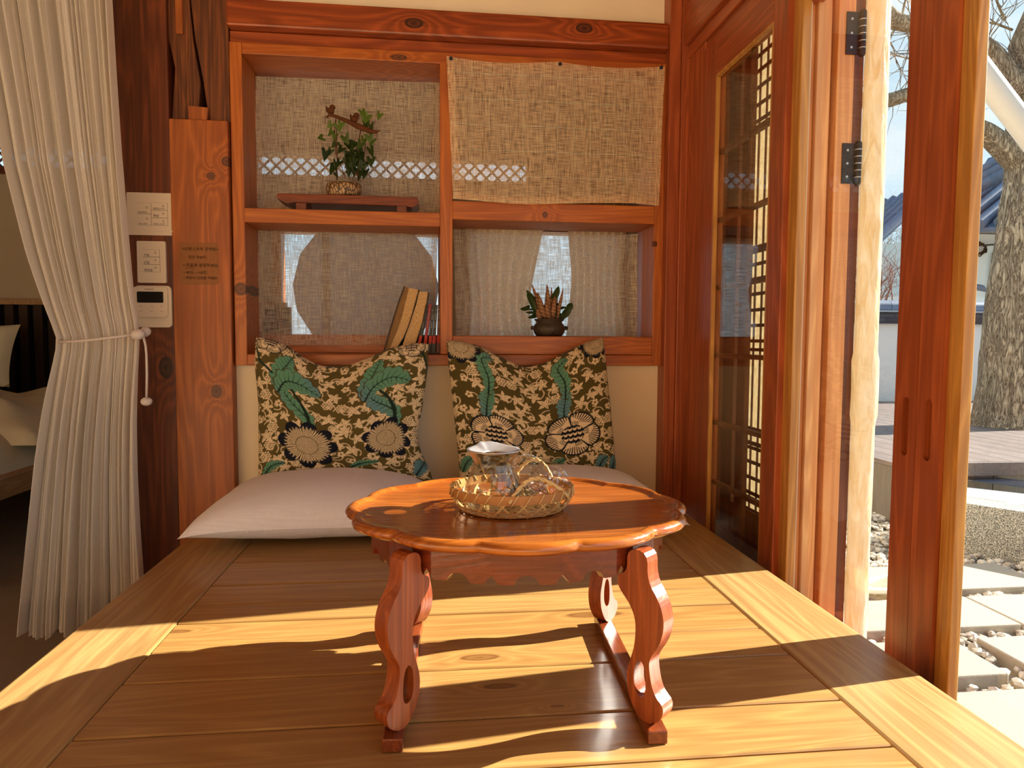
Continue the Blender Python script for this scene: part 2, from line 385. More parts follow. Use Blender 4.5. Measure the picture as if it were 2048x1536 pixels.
# pillars left of the shelf
bx('trim_3', (-0.755, -0.592, 2.125, 2.34, FZ, 1.13), M_PILLAR, bevel=0.003)
bx('trim_4', (-0.925, -0.757, 2.135, 2.34, FZ, 2.1), M_DARKP, bevel=0.004)
t5 = sempty('trim_5', (-0.67, 2.2, 1.13))
MB().prism([(-0.755,1.13),(-0.70,1.13),(-0.692,1.165),(-0.680,1.16),(-0.672,1.24),(-0.690,1.36),(-0.700,1.50),(-0.700,1.8),(-0.765,1.8),(-0.765,1.40),(-0.742,1.28)], [],
           lambda a,b: (a,2.15,b), lambda a,b: (a,2.3,b)).build('split_timber', M_OLD, t5, bevel=0.002)
MB().prism([(-0.645,1.13),(-0.590,1.13),(-0.590,1.8),(-0.698,1.8),(-0.695,1.50),(-0.682,1.36),(-0.662,1.24),(-0.655,1.18)], [],
           lambda a,b: (a,2.145,b), lambda a,b: (a,2.3,b)).build('timber_half', M_OLD, t5, bevel=0.002)
MB().prism([(-0.703,1.131),(-0.652,1.131),(-0.648,1.168),(-0.705,1.172)], [], lambda a,b: (a,2.135,b), lambda a,b: (a,2.3,b)).build('wedge_block', M_PILLAR, t5, bevel=0.002)
MB().box(-0.76, -0.60, 2.22, 2.33, 1.131, 1.8).build('timber_core', M_DARKP, t5)
MB().box(-0.735, -0.716, 2.143, 2.16, 1.375, 1.8).build('patch_strip', M_PILLAR, t5)

# ---- the gridded shelf frame: one piece of joinery
sf = thing('shelf_frame', (0.066, 2.22, 0.42), 'orange pine four-cell window shelf frame above the cushions, linen in every cell', 'shelf')
Y0, Y1 = 2.140, 2.315
def fr(n, d, m, **k): return MB().box(*d).build(n, m, sf, bevel=0.0025, **k)
fr('upright', (-0.588,-0.553,Y0,Y1,0.42,1.36), M_FRZ)
fr('upright', (0.020,0.058,Y0-0.003,Y1,0.455,1.328), M_FRZ)
fr('upright', (0.692,0.722,Y0,Y1,0.42,1.36), M_FRZ)
fr('top_rail', (-0.553,0.692,Y0+0.001,Y1,1.327,1.36), M_FRX)
fr('shelf_board', (-0.553,0.020,Y0-0.004,Y1,0.842,0.884), M_FRX)
fr('shelf_board', (0.058,0.692,Y0-0.002,Y1,0.866,0.922), M_FRX)
fr('bottom_board', (-0.553,0.692,Y0-0.003,Y1,0.42,0.454), M_FRX)
fr('bottom_board', (0.058,0.692,Y0,Y1,0.455,0.512), M_FRX)
fr('back_board', (-0.553,0.020,2.296,Y1,0.455,0.513), M_FRX)
fr('dowel', (0.6855,0.7015,Y0-0.003,Y0+0.004,0.797,0.813), M_DARKP)

# ---- corner post, jambs and header of the side wall
bx('trim_6', (0.720, 0.757, 2.105, 2.34, -0.02, 2.1), M_REDZ, bevel=0.003)
jm = sempty('trim_7', (0.80, 2.1, -0.02))
MB().box(0.757, 0.86, 2.100, 2.25, -0.04, 2.1).build('jamb_post', M_REDZ, jm, bevel=0.003)
MB().box(0.780, 0.86, 1.974, 2.100, -0.04, 1.40).build('jamb_board', M_REDZ, jm, bevel=0.003)
hd = sempty('trim_8', (0.80, 0.0, 1.34))
MB().box(0.762, 0.86, 0.0, 2.10, 1.400, 1.520).build('header_beam', M_REDY, hd, bevel=0.004)
MB().box(0.775, 0.86, 0.0, 2.10, 1.360, 1.400).build('header_molding', M_REDY, hd, bevel=0.003)
MB().box(0.784, 0.83, 0.0, 1.974, 1.335, 1.360).build('head_track', M_REDY, hd, bevel=0.002)
bx('wall_right', (0.80, 0.90, 0.0, 2.34, 1.52, 2.1), M_REDY)
bx('trim_9', (0.727, 0.842, 0.0, 2.1, -0.50, -0.10), M_REDY, bevel=0.003)

# ---- doors of the side wall
def stadium(y0, y1, z0, z1, n=8):
    r = (y1-y0)/2; c = (y0+y1)/2; o = []
    for k in range(n+1): q = PI*k/n; o.append((c + r*math.cos(q), z1 - r + r*math.sin(q)))
    for k in range(n+1): q = PI + PI*k/n; o.append((c + r*math.cos(q), z0 + r + r*math.sin(q)))
    return o
def glass_door(name, x, y0, y1, w0, w1, z0=-0.084, z1=1.333, top=0.10, bot=0.018, muntins=(), vbars=(), pull=None, t=0.032, m=M_REDZ, bead=True):
    d = sempty(name, (x+t/2, (y0+y1)/2, z0))
    for a, b_, nm in ((y0, y0+w0, 0), (y1-w1, y1, 1)):
        if pull is not None and pull[0] == nm:
            py = pull[1]
            MB().prism([(a,z0),(b_,z0),(b_,z1),(a,z1)], [stadium(py-0.0075, py+0.0075, 0.312, 0.41)], lambda p,q: (x,p,q), lambda p,q: (x+0.012,p,q)).build('stile', m, d)
            MB().box(x+0.012, x+t, a, b_, z0, z1).build('stile_core', m, d)
        else:
            MB().box(x, x+t, a, b_, z0, z1).build('stile', m, d, bevel=0.002)
    MB().box(x, x+t, y0+w0, y1-w1, z1-top, z1).build('top_rail', M_REDY, d, bevel=0.001)
    MB().box(x, x+t, y0+w0, y1-w1, z0, z0+bot).build('bottom_rail', M_REDY, d, bevel=0.001)
    MB().box(x+t*0.45, x+t*0.45+0.003, y0+w0, y1-w1, z0+bot, z1-top).build('glass_pane', M_GLASS, d)
    if bead:
        bm_ = MB(); g = 0.007; A, B, Z0, Z1 = y0+w0, y1-w1, z0+bot, z1-top
        bm_.box(x+0.001,x+0.012,A,A+g,Z0,Z1).box(x+0.001,x+0.012,B-g,B,Z0,Z1).box(x+0.001,x+0.012,A+g,B-g,Z1-g,Z1)
        bm_.build('glazing_bead', M_GOLD, d)
    if muntins:
        mb = MB()
        for z in muntins: mb.box(x+t*0.55, x+t, y0+w0, y1-w1, z-0.006, z+0.006)
        for y in vbars: mb.box(x+t*0.6, x+t, y-0.006, y+0.006, z0+bot, z1-top)
        mb.build('glazing_bars', M_LATT, d)
    return d
M_GOLD = wood('sunlit golden bead', c3(150,92,34), c3(204,146,66), c3(226,172,92), 'Z', 1.0, 0.35, 0.2, 0.0, 0.2)  # sunlight on the moulding edges is put into this golden wood colour
glass_door('door_1', 0.775, 1.488, 1.974, 0.065, 0.091, muntins=(1.024,0.837,0.65,0.46,0.269,0.098), vbars=(1.70,))
glass_door('door_2', 0.812, 1.0305, 1.56, 0.0535, 0.05, pull=None, t=0.028, bot=0.004, bead=False)
# the leading stiles of door_2 and door_3 meet flush; their finger pulls face the room
d2 = [o for o in COL.objects if o.name == 'door_2'][0]
MB().prism([(1.0305,-0.084),(1.084,-0.084),(1.084,1.333),(1.0305,1.333)], [stadium(1.0485,1.0635,0.312,0.41)], lambda p,q: (0.775,p,q), lambda p,q: (0.787,p,q)).build('stile_cover', M_REDZ, d2)
MB().box(0.787, 0.811, 1.0305, 1.084, -0.084, 1.333).build('stile_cover_core', M_REDZ, d2)
glass_door('door_3', 0.775, 0.10, 1.0295, 0.06, 0.0545, pull=(1, 1.0035), bead=False)
d3 = [o for o in COL.objects if o.name == 'door_3'][0]
MB().box(0.781, 0.800, 0.9585, 0.9745, -0.084, 1.333).box(0.777, 0.795, 0.940, 0.9580, -0.084, 1.333).build('stile_molding', M_GOLD, d3, bevel=0.0015)

# paper lattice door outside the first glass door
pd = sempty('door_4', (0.87, 1.8, -0.05))
MB().box(0.872, 0.873, 1.53, 2.09, 0.03, 1.36).build('paper_screen', M_PAPER, pd)
MB().box(0.860, 0.885, 1.53, 2.09, -0.20, 0.035).build('bottom_panel', M_DARKP, pd, bevel=0.002)
lb = MB()
for px_y in (100,131,164,199,232,498,524,554,585,618,650,682,700,905,935,968,1000,1036,1068,1092):
    z = P(1526, px_y, 'x', 0.862).z; lb.box(0.867, 0.8715, 1.53, 1.84, z-0.0045, z+0.0045)
for px_y in (245, 405, 490, 715, 865, 895):
    z = P(1526, px_y, 'x', 0.862).z; lb.box(0.864, 0.8715, 1.53, 1.84, z-0.005, z+0.005)
for y in (1.567, 1.607, 1.647, 1.687, 1.727, 1.767, 1.807): lb.box(0.868, 0.8715, y-0.003, y+0.003, -0.02, 1.36)
lb.build('lattice', M_LATT, pd)
MB().box(0.858, 0.888, 1.838, 1.882, -0.05, 1.38).build('stile', M_DARKP, pd, bevel=0.002)
MB().box(0.858, 0.888, 1.492, 1.53, -0.05, 1.38).build('stile', M_REDZ, pd, bevel=0.002)
MB().box(0.858, 0.888, 1.905, 2.10, -0.05, 1.38).build('side_panel', M_DARKP, pd, bevel=0.002)

# the stepped door jamb that faces the camera, with hinges and the plastic-wrapped door edge
jb = sempty('trim_10', (0.87, 1.47, -0.2))
M_JAMB = wood('sunlit orange jamb', c3(196,112,54), c3(246,164,90), c3(252,184,112), 'Z', 0.9, 0.4, 0.1, 0.06, 0.25)  # daylight bounced onto the jamb is put into a brighter orange
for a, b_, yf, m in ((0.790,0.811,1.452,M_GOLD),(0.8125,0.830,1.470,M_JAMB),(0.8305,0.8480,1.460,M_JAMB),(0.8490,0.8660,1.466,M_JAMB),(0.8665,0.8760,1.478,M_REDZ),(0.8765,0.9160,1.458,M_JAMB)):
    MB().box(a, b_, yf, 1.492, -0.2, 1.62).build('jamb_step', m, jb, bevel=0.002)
MB().box(0.8115, 0.8175, 1.462, 1.475, -0.2, 1.62).build('bright_gap_line', M_CREAM, jb)  # bright line of the gap painted as a cream strip
MB().box(0.9165, 0.9480, 1.474, 1.54, -0.2, 1.62).build('dark_gap_edge', M_DARKP, jb, bevel=0.002)  # door edge in the gap, its shade given by dark wood
for za, zb in ((1.125,1.215),(0.848,0.935)):
    zc = (za+zb)/2
    h = thing('door_hinge', (0.915, 1.455, za), ('upper' if za > 1 else 'lower') + ' dark iron butt hinge screwed to the orange door jamb', 'hinge')
    MB().box(0.893, 0.921, 1.4545, 1.4578, za, zb).build('leaf_plate', M_IRON, h)
    k_ = MB().lathe([(0.0001,-0.006),(0.005,-0.004),(0.0075,0.0),(0.0075,zb-za),(0.005,zb-za+0.004),(0.0001,zb-za+0.006)], (0.928, 1.452, za), 12)
    k_.build('knuckle', M_IRON, h, auto=40)
    r_ = MB()
    for q in range(5): r_.lathe([(0.0078,0),(0.0083,0.001),(0.0078,0.002)], (0.928,1.452,za+0.012+q*0.015), 12)
    r_.build('spring_rings', M_STEEL, h, smooth=True)
    for zz in (za+0.015, zc, zb-0.015):
        m_ = MB().lathe([(0.0001,0.0),(0.003,0.0),(0.002,0.0012),(0.0001,0.0014)], (0,0,0), 10); m_.v = [(0.905+v[0], 1.4545-v[2], zz+v[1]) for v in m_.v]; m_.build('screw', M_STEEL, h)
# wrapped edge
def wrap_mat():
    t = NT('yellowed plastic wrap'); tcn = t.n('ShaderNodeTexCoord')
    mpx = t.n('ShaderNodeMapping', {0: tcn.outputs['Object'], 'Scale': (60, 60, 13)}).outputs[0]
    n = t.n('ShaderNodeTexNoise', {'Vector': mpx, 'Scale': 1.0, 'Detail': 6.0, 'Distortion': 1.0}).outputs[0]
    c = t.ramp(n, [(0.3, c3(232,206,160)), (0.55, c3(246,234,208)), (0.75, c3(252,248,236))])
    b = t.bsdf(c, 0.25, 0.6, bump=n, bstr=0.8, bdist=0.008)
    return t.end(t.n('ShaderNodeMixShader', {0: 0.4, 1: b, 2: t.n('ShaderNodeBsdfTranslucent', {0: c}).outputs[0]}).outputs[0])
M_WRAP = wrap_mat()
wr = MB(); rn = random.Random(3)
def wrapf(u, v):
    q = 2*PI*u; z = -0.2 + 1.85*v
    k = 1.0 + 0.08*mnoise.noise(Vector((math.cos(q)*2, math.sin(q)*2, z*9))) + (0.16 if 0.33 < z < 0.47 else 0)
    return (0.972 + 0.026*k*math.cos(q), 1.465 + 0.022*k*math.sin(q), z)
wr.grid(wrapf, 28, 90, closeu=True)
tag(wr.build('wrapped_post', M_WRAP, loc=(0.972,1.465,-0.2), smooth=True), 'door edge post wrapped in wrinkled yellowed plastic beside the hinges', 'post')

# ---- the raised deck
dk = thing('wooden_platform', (0.06, 1.0, FZ), 'raised honey-coloured plank platform carrying the low table and cushions', 'platform')
seams = [2.160, 1.98, 1.80, 1.575, 1.43, 1.325, 1.241, 1.127, 1.026, 0.886, 0.775, 0.655, 0.52, 0.38, 0.22, 0.05, -0.12, -0.30]
mb = MB(); rn = random.Random(5)
for i in range(len(seams)-1):
    a, b_ = seams[i+1], seams[i]; g = 0.0019; tl = [rn.uniform(-.006,.006) for _ in range(2)]
    x0, x1 = -0.4475, 0.5645; z = -rn.uniform(0, 0.0012)
    # a chamfered board with slightly skewed seam
    sk = 0.006 if i not in (0,) else 0
    ys = [(a+g, b_-g), (a+g-sk, b_-g-sk)]
    vs = []
    for x, (ya, yb) in ((x0, ys[0]), (x1, ys[1])):
        vs += [(x,ya,-0.03),(x,ya,z-0.002),(x,ya+0.002,z),(x,yb-0.002,z),(x,yb,z-0.002),(x,yb,-0.03)]
    mb.add(vs, [(0,1,7,6),(1,2,8,7),(2,3,9,8),(3,4,10,9),(4,5,11,10),(5,4,3,2,1,0),(6,7,8,9,10,11)], 0, 1.0+i*3.37)
mb.build('plank', M_DECK, dk)
MB().box(-0.612, -0.449, -0.32, 2.162, -0.045, 0.001).build('border_board', M_DECKY, dk, bevel=0.005)
MB().box(0.566, 0.7265, -0.32, 2.100, -0.045, 0.001).build('border_board', M_DECKY, dk, bevel=0.005)
MB().box(-0.60, 0.72, -0.30, 2.16, -0.06, -0.031).box(-0.595, -0.57, -0.30, 2.16, FZ, -0.06).box(-0.57, 0.72, -0.30, -0.27, FZ, -0.06).build('skirt', M_DARKP, dk)

# ---- bedroom behind the shelf
w = MB()
YF = 4.60
w.box(-3.3, 1.45, YF, YF+0.12, FZ, 0.50)
w.box(-3.3, -1.02, YF, YF+0.12, 0.50, 1.535).box(0.075, 0.20, YF, YF+0.12, 0.50, 1.535).box(1.30, 1.45, YF, YF+0.12, 0.50, 1.535)
w.box(-1.02, 0.075, YF, YF+0.12, 1.215, 1.535).box(0.20, 1.30, YF, YF+0.12, 1.25, 1.535)
w.box(-3.3, 1.45, YF, YF+0.12, 1.675, 2.1).box(0.62, 1.45, YF, YF+0.12, 1.535, 1.675)
w.build('wall_far', M_WALLG, kind='structure')
bx('wall_bedroom_right', (1.35, 1.45, 2.34, YF, FZ, 2.1), M_WALLG)
bx('wall_bedroom_near', (0.80, 1.35, 2.24, 2.34, FZ, 2.1), M_WALL)
bx('trim_11', (-3.3, 1.35, YF-0.03, YF, 1.49, 1.535), M_DARKP, bevel=0.003)
bx('trim_12', (-3.3, 1.35, YF-0.03, YF, 1.675, 1.74), M_DARKP, bevel=0.003)
w1 = sempty('window_1', (-1.3, YF+0.05, 1.53))
lt = MB(); zc0, zc1 = 1.535, 1.675; stp = 0.081
k = -3.3
while k < 0.62:
    for s_ in (1, -1):
        xa, xb = (k, k+0.14) if s_ > 0 else (k+0.14, k)
        lt.tube([(xa, YF+0.04, zc0), (xb, YF+0.04+0.004*s_, zc1)], 0.0075, 4)
    k += stp*0.95
lt.build('diamond_lattice', M_LATT, w1)
w2 = sempty('window_2', (-0.47, YF, 0.5))
MB().box(-1.02,-0.965,YF-0.02,YF+0.1,0.5,1.215).box(0.03,0.075,YF-0.02,YF+0.1,0.5,1.215).box(-0.965,0.03,YF-0.02,YF+0.1,1.18,1.215).box(-0.965,0.03,YF-0.02,YF+0.1,0.5,0.53).build('window_frame', M_FRZ, w2, bevel=0.003)
MB().box(-0.965,0.03,YF+0.06,YF+0.063,0.53,1.18).build('glass_pane', M_GLASS, w2)
MB().box(-0.72,-0.67,YF+0.03,YF+0.055,0.53,1.18).build('mullion', M_WALL, w2)
w3 = sempty('window_3', (0.85, YF, 0.5))
MB().box(0.20,0.24,YF-0.02,YF+0.1,0.5,1.25).box(1.26,1.30,YF-0.02,YF+0.1,0.5,1.25).box(0.24,1.26,YF-0.02,YF+0.1,1.21,1.25).box(0.24,1.26,YF-0.02,YF+0.1,0.5,0.53).build('window_frame', M_FRZ, w3, bevel=0.003)
MB().box(0.24,1.26,YF+0.06,YF+0.063,0.53,1.21).build('glass_pane', M_GLASS, w3)

def drape_mat(name, col, tr=0.35, tp=0.08):
    t = NT(name); tcn = t.n('ShaderNodeTexCoord')
    mpx = t.n('ShaderNodeMapping', {0: tcn.outputs['Object'], 'Scale': (500, 500, 500)}).outputs[0]
    n = t.n('ShaderNodeTexNoise', {'Vector': mpx, 'Scale': 1.0, 'Detail': 2.0}).outputs[0]
    c = t.ramp(n, [(0.3, tuple(x*0.86 for x in col)), (0.7, col)])
    s = t.n('ShaderNodeMixShader', {0: tr, 1: t.n('ShaderNodeBsdfDiffuse', {0: c}).outputs[0], 2: t.n('ShaderNodeBsdfTranslucent', {0: c}).outputs[0]}).outputs[0]
    return t.end(t.n('ShaderNodeMixShader', {0: tp, 1: s, 2: t.n('ShaderNodeBsdfTransparent').outputs[0]}).outputs[0])
M_DRAPE = drape_mat('cream gauze curtain', c3(250,241,228), 0.35, 0.05)
M_SHEER = drape_mat('white sheer drape', c3(250,214,166), 0.62, 0.06)
for xa, xb, zt_, lab in ((0.12, 0.70, 1.27, 'sheer drape left of the two before the right bedroom window'), (0.84, 1.30, 1.70, 'sheer drape right of the two before the right bedroom window')):
    def dr(u, v, xa=xa, xb=xb, zt_=zt_):
        z = 0.42 + (zt_-0.42)*v; xc = (xa+xb)/2; hw = (xb-xa)/2*(0.72 + 0.28*abs(2*v-0.75)**1.2)
        return (xc + (2*u-1)*hw, YF-0.10 + 0.022*math.sin(u*46 + 2*math.sin(v*3)), z)
    tag(MB().grid(dr, 90, 20).build('sheer_drape', M_SHEER, loc=((xa+xb)/2, YF-0.1, 0.42), smooth=True), lab, 'curtain')

# arched reddish panel on the far wall
arc = [(0.36+0.20*math.cos(PI*k/16), 1.47+0.17*math.sin(PI*k/16)*1.0) for k in range(17)]
arc = [(0.56,1.22)] + arc + [(0.16,1.22)]
o = MB().prism(arc, [], lambda a,b: (a+0.45,YF-0.04,b-0.01), lambda a,b: (a+0.45,YF-0.065,b-0.01)).build('arched_panel', M_REDX, loc=(0.81,YF-0.05,1.21), bevel=0.004)
tag(o, 'arched reddish wooden panel hanging on the bedroom wall, dim behind the upper linen', 'panel')

# round shade behind the lower left linen
rs = thing('round_shade', (-0.31, 3.3, 0.42), 'large round pale shade hanging in the bedroom, silhouetted behind lower left linen', 'lamp shade')
M_SHADE = drape_mat('pink grey paper shade', c3(246,222,206), 0.70, 0.22)
MB().lathe([(0.0001,0.02),(0.14,0.03),(0.25,0.10),(0.318,0.21),(0.335,0.33),(0.30,0.47),(0.20,0.60),(0.10,0.66),(0.03,0.675)], (-0.31,3.3,0.42), 40, sy=0.30).build('shade', M_SHADE, rs, smooth=True)
MB().tube([(-0.31,3.3,1.09),(-0.31,3.3,2.1)], 0.004, 6).build('cord', M_CREAM, rs)

# bed
bd = thing('bed', (-2.3, 3.5, FZ), 'low pine bed with white bedding beyond the curtain', 'bed')
M_BEDW = wood('pale pine bed frame', c3(150,108,66), c3(190,150,104), c3(204,166,120), 'Y', 0.8, 0.5, 0, 0.05, 0.3)
M_SHEET = plain('pale cream bedding', c3(224,220,196), 0.85, 0.1, 0.05, 5, 0.25, bscale=9)
xr = -1.62
MB().box(-3.2, xr, 2.55, 4.5, -0.115, -0.03).build('bed_rail', M_BEDW, bd, bevel=0.006)
for a in (2.62, 4.35): MB().box(xr-0.1, xr-0.03, a, a+0.07, FZ, -0.115).build('leg', M_BEDW, bd)
def mat_top(u, v):
    X = -3.2 + (xr-0.03+3.2)*u; Yy = 2.58 + 1.87*v
    ed = min(1, min(1-u, v, 1-v)*9)
    return (X, Yy, -0.055 + 0.20*ed**0.5 + 0.025*mnoise.noise(Vector((X*3,Yy*3,0)))*ed)
MB().grid(mat_top, 40, 50).build('mattress', M_SHEET, bd, smooth=True)
def duv(u, v):
    X = -3.15 + (xr+0.02+3.15)*u; Yy = 3.0 + 1.3*v
    ed = max(0, min(1, min(1-u, v, 1-v)*6))
    return (X + 0.01*math.sin(Yy*20), Yy, 0.06 + 0.15*ed**0.5 + 0.05*mnoise.noise(Vector((X*4,Yy*4,3)))*ed + 0.02*math.sin(X*14+Yy*9)*ed)
MB().grid(duv, 50, 50).build('duvet', M_SHEET, bd, smooth=True)
def pillow_pts(c, a, b, t, rz=0.0, tilt=0.0, n=18):
    mbp = MB(); R_ = Matrix.Rotation(rz,3,'Z') @ Matrix.Rotation(tilt,3,'X'); c = Vector(c)
    for sg in (1, -1):
        def f(u, v, sg=sg):
            p, q = 2*u-1, 2*v-1
            h = t*max(0,(1-p**4))**0.5*max(0,(1-q**4))**0.5
            k = 1-0.07*(1-abs(p*q)) ; k2 = 1 - 0.07*(1-p*p)*q*q - 0.07*(1-q*q)*p*p
            return tuple(c + R_ @ Vector((a*p*(1-0.08*(1-q*q)), b*q*(1-0.08*(1-p*p)), sg*h)))
        mbp.grid(f, n, n)
    return mbp
o = pillow_pts((-2.58, 4.12, 0.40), 0.26, 0.19, 0.07, 0.1, 1.15).build('bed_pillow', M_SHEET, loc=(-2.58,4.12,0.25), smooth=True)
tag(o, 'white bed pillow leaning on the dark slatted headboard', 'pillow')
hb = MB(); M_HB = plain('near black stained slats', c3(52,34,24), 0.5, 0.3, 0.15, 10)
x_ = -3.25
while x_ < -0.95: hb.box(x_, x_+0.05, YF-0.06, YF-0.02, FZ+0.05, 0.70); x_ += 0.082
hd_ = thing('headboard', (-2.1, YF-0.05, FZ), 'dark slatted headboard panel along the bedroom wall', 'headboard')
hb.build('slats', M_HB, hd_)
MB().box(-3.26,-0.93,YF-0.07,YF-0.01,0.70,0.73).build('cap_rail', M_BEDW, hd_)
MB().box(-3.26,-0.93,YF-0.018,YF-0.002,FZ+0.02,0.70).build('backing', M_BLACK, hd_)
# ================================================================== CUSHIONS (printed cloth)
class Paint:
    def __init__(s, n, bg):
        s.n = n; s.a = np.zeros((n, n, 3), np.float32); s.a[:] = bg
        ax = (np.arange(n)+0.5)/n; s.X, s.Y = np.meshgrid(ax, ax)     # Y up = row index
    def win(s, x0, x1, y0, y1):
        n = s.n; return (slice(max(0,int(y0*n)-1), max(0,min(n,int(y1*n)+2))), slice(max(0,int(x0*n)-1), max(0,min(n,int(x1*n)+2))))
    def put(s, w, m, c):
        if m.size: s.a[w][m] = c if np.ndim(c) == 1 else c[m]
    def disc(s, x, y, r, c):
        w = s.win(x-r, x+r, y-r, y+r); s.put(w, (s.X[w]-x)**2 + (s.Y[w]-y)**2 < r*r, c)
    def stroke(s, pts, wd, c):
        for i in range(len(pts)-1):
            (x0,y0),(x1,y1) = pts[i], pts[i+1]; L = math.hypot(x1-x0,y1-y0); k = max(1, int(L*s.n*0.8))
            for j in range(k):
                t = j/k; ww = wd[0] + (wd[1]-wd[0])*((i+t)/(len(pts)-1)) if hasattr(wd,'__len__') else wd
                s.disc(x0+(x1-x0)*t, y0+(y1-y0)*t, ww, c)
    def leaf(s, x, y, r, ang, c, vein):
        w = s.win(x-r, x+r, y-r, y+r); dx, dy = s.X[w]-x, s.Y[w]-y
        th = np.arctan2(dy, dx) - ang; rr = np.hypot(dx, dy)
        lob = 0.34 + 0.66*np.abs(np.cos(2.5*th))**1.6; lob *= 0.80 + 0.2*np.cos(th); lob *= 0.92 + 0.08*np.cos(15*th)
        m = rr < r*lob; s.put(w, m, c)
        mv = m & (np.abs(np.sin(2.5*th + PI/2*0)) < 0.0) ; s.put(w, mv, vein)
        e = m & (np.abs(np.sin(2.5*th)) < 0.05/np.maximum(rr/r, .15)) & (rr < 0.55*r) & (np.cos(2.5*th)**2 > .5); s.put(w, e & (rr > 0.12*r), vein)
    def poly(s, pts, c):
        xs = [p[0] for p in pts]; ys = [p[1] for p in pts]; w = s.win(min(xs), max(xs), min(ys), max(ys)); X, Y = s.X[w], s.Y[w]
        ins = np.zeros(X.shape, bool); n = len(pts)
        for i in range(n):
            (xa,ya),(xb,yb) = pts[i], pts[(i+1)%n]
            if ya == yb: continue
            cnd = ((ya > Y) != (yb > Y)) & (X < (xb-xa)*(Y-ya)/(yb-ya) + xa); ins ^= cnd
        if callable(c): cc = c(X, Y); s.put(w, ins, cc)
        else: s.put(w, ins, np.array(c))
        return w, ins

OLIVE = np.array(c3(92,80,38)); CREAMC = np.array(c3(232,208,168)); TEAL = np.array(c3(96,146,118)); TEAL2 = np.array(c3(96,138,146)); NAVY = np.array(c3(22,26,40)); DGR = np.array(c3(28,46,38))
def spiral(cx, cy, r, a0, turns, sgn):
    n = 26; return [(cx + r*(1-0.9*k/n)*math.cos(a0 + sgn*2*PI*turns*k/n), cy + r*(1-0.9*k/n)*math.sin(a0 + sgn*2*PI*turns*k/n)) for k in range(n+1)]
def acanthus(p, spine, wid, side=0, flip=1):
    """serrated leaf along a spine: list of (x,y), half widths wid"""
    n = 60; m = len(spine)-1; L = []; R_ = []; mid = []
    def at(t):
        f = t*m; i = min(int(f), m-1); u = f-i
        p0 = spine[max(i-1,0)]; p1 = spine[i]; p2 = spine[i+1]; p3 = spine[min(i+2,m)]
        return tuple(0.5*((2*p1[k]) + (-p0[k]+p2[k])*u + (2*p0[k]-5*p1[k]+4*p2[k]-p3[k])*u*u + (-p0[k]+3*p1[k]-3*p2[k]+p3[k])*u**3) for k in (0,1))
    for i in range(n+1):
        t = i/n; x, y = at(t); x2, y2 = at(min(1,t+0.01)); x1, y1 = at(max(0,t-0.01))
        tx, ty = x2-x1, y2-y1; l = math.hypot(tx,ty) or 1; nx, ny = -ty/l, tx/l
        f = t*(len(wid)-1); k = min(int(f), len(wid)-2); wv = wid[k] + (wid[k+1]-wid[k])*(f-k)
        ser = 0.72 + 0.28*abs(math.sin(t*PI*7.5))
        L.append((x+nx*wv*ser, y+ny*wv*ser)); R_.append((x-nx*wv*ser*0.85, y-ny*wv*ser*0.85)); mid.append((x,y))
    out = L + R_[::-1]
    cx = sum(q[0] for q in mid)/len(mid); cy = sum(q[1] for q in mid)/len(mid)
    big = [(cx+(q[0]-cx)*1.06, cy+(q[1]-cy)*1.05) for q in out]; p.poly(big, OLIVE*0.7)
    def colr(X, Y):
        g = np.clip(0.5 + 0.9*np.sin((X*9+Y*6)*1.2), 0, 1)[..., None]; return TEAL*g + TEAL2*(1-g)
    p.poly(out, colr)
    for i in range(4, n-2, 5):
        for S_ in (L, R_):
            a = mid[i]; j = min(n, i+5); b_ = S_[j]; p.stroke([a, ((a[0]*.5+b_[0]*.5), (a[1]*.55+b_[1]*.45)), (a[0]*.2+b_[0]*.8, a[1]*.2+b_[1]*.8)], (0.0022,0.001), DGR)
    p.stroke(mid, (0.006,0.0018), DGR)
def sunflower(p, cx, cy, R0, k=8, ph=0.3):
    w = p.win(cx-R0*1.15, cx+R0*1.15, cy-R0*1.15, cy+R0*1.15); dx, dy = p.X[w]-cx, p.Y[w]-cy
    th = np.arctan2(dy,dx); rr = np.hypot(dx,dy)/R0
    pet = np.abs(np.cos(k/2*th+ph)); lim = 0.68 + 0.32*pet**0.6
    p.put(w, rr < lim*1.1, NAVY*0.8); m = rr < lim
    hat = np.sin(th*74 + 6*np.sin(k*th+2*ph)*rr) > -0.15
    p.put(w, m & hat, CREAMC); p.put(w, m & ~hat, OLIVE*0.35)
    tip = m & (rr > 0.80 + 0.07*np.sin(th*37)) & (pet > 0.35); p.put(w, tip, NAVY)
    c = rr < 0.40; p.put(w, rr < 0.42, OLIVE*0.4)
    ring = np.floor(rr*26); ff = np.abs(np.sin(th*(6+ring*1.1) + ring*1.57)); gg = np.abs((rr*26)%1-0.5)
    p.put(w, c & (ff > 0.28) & (gg < 0.36), CREAMC*0.92)
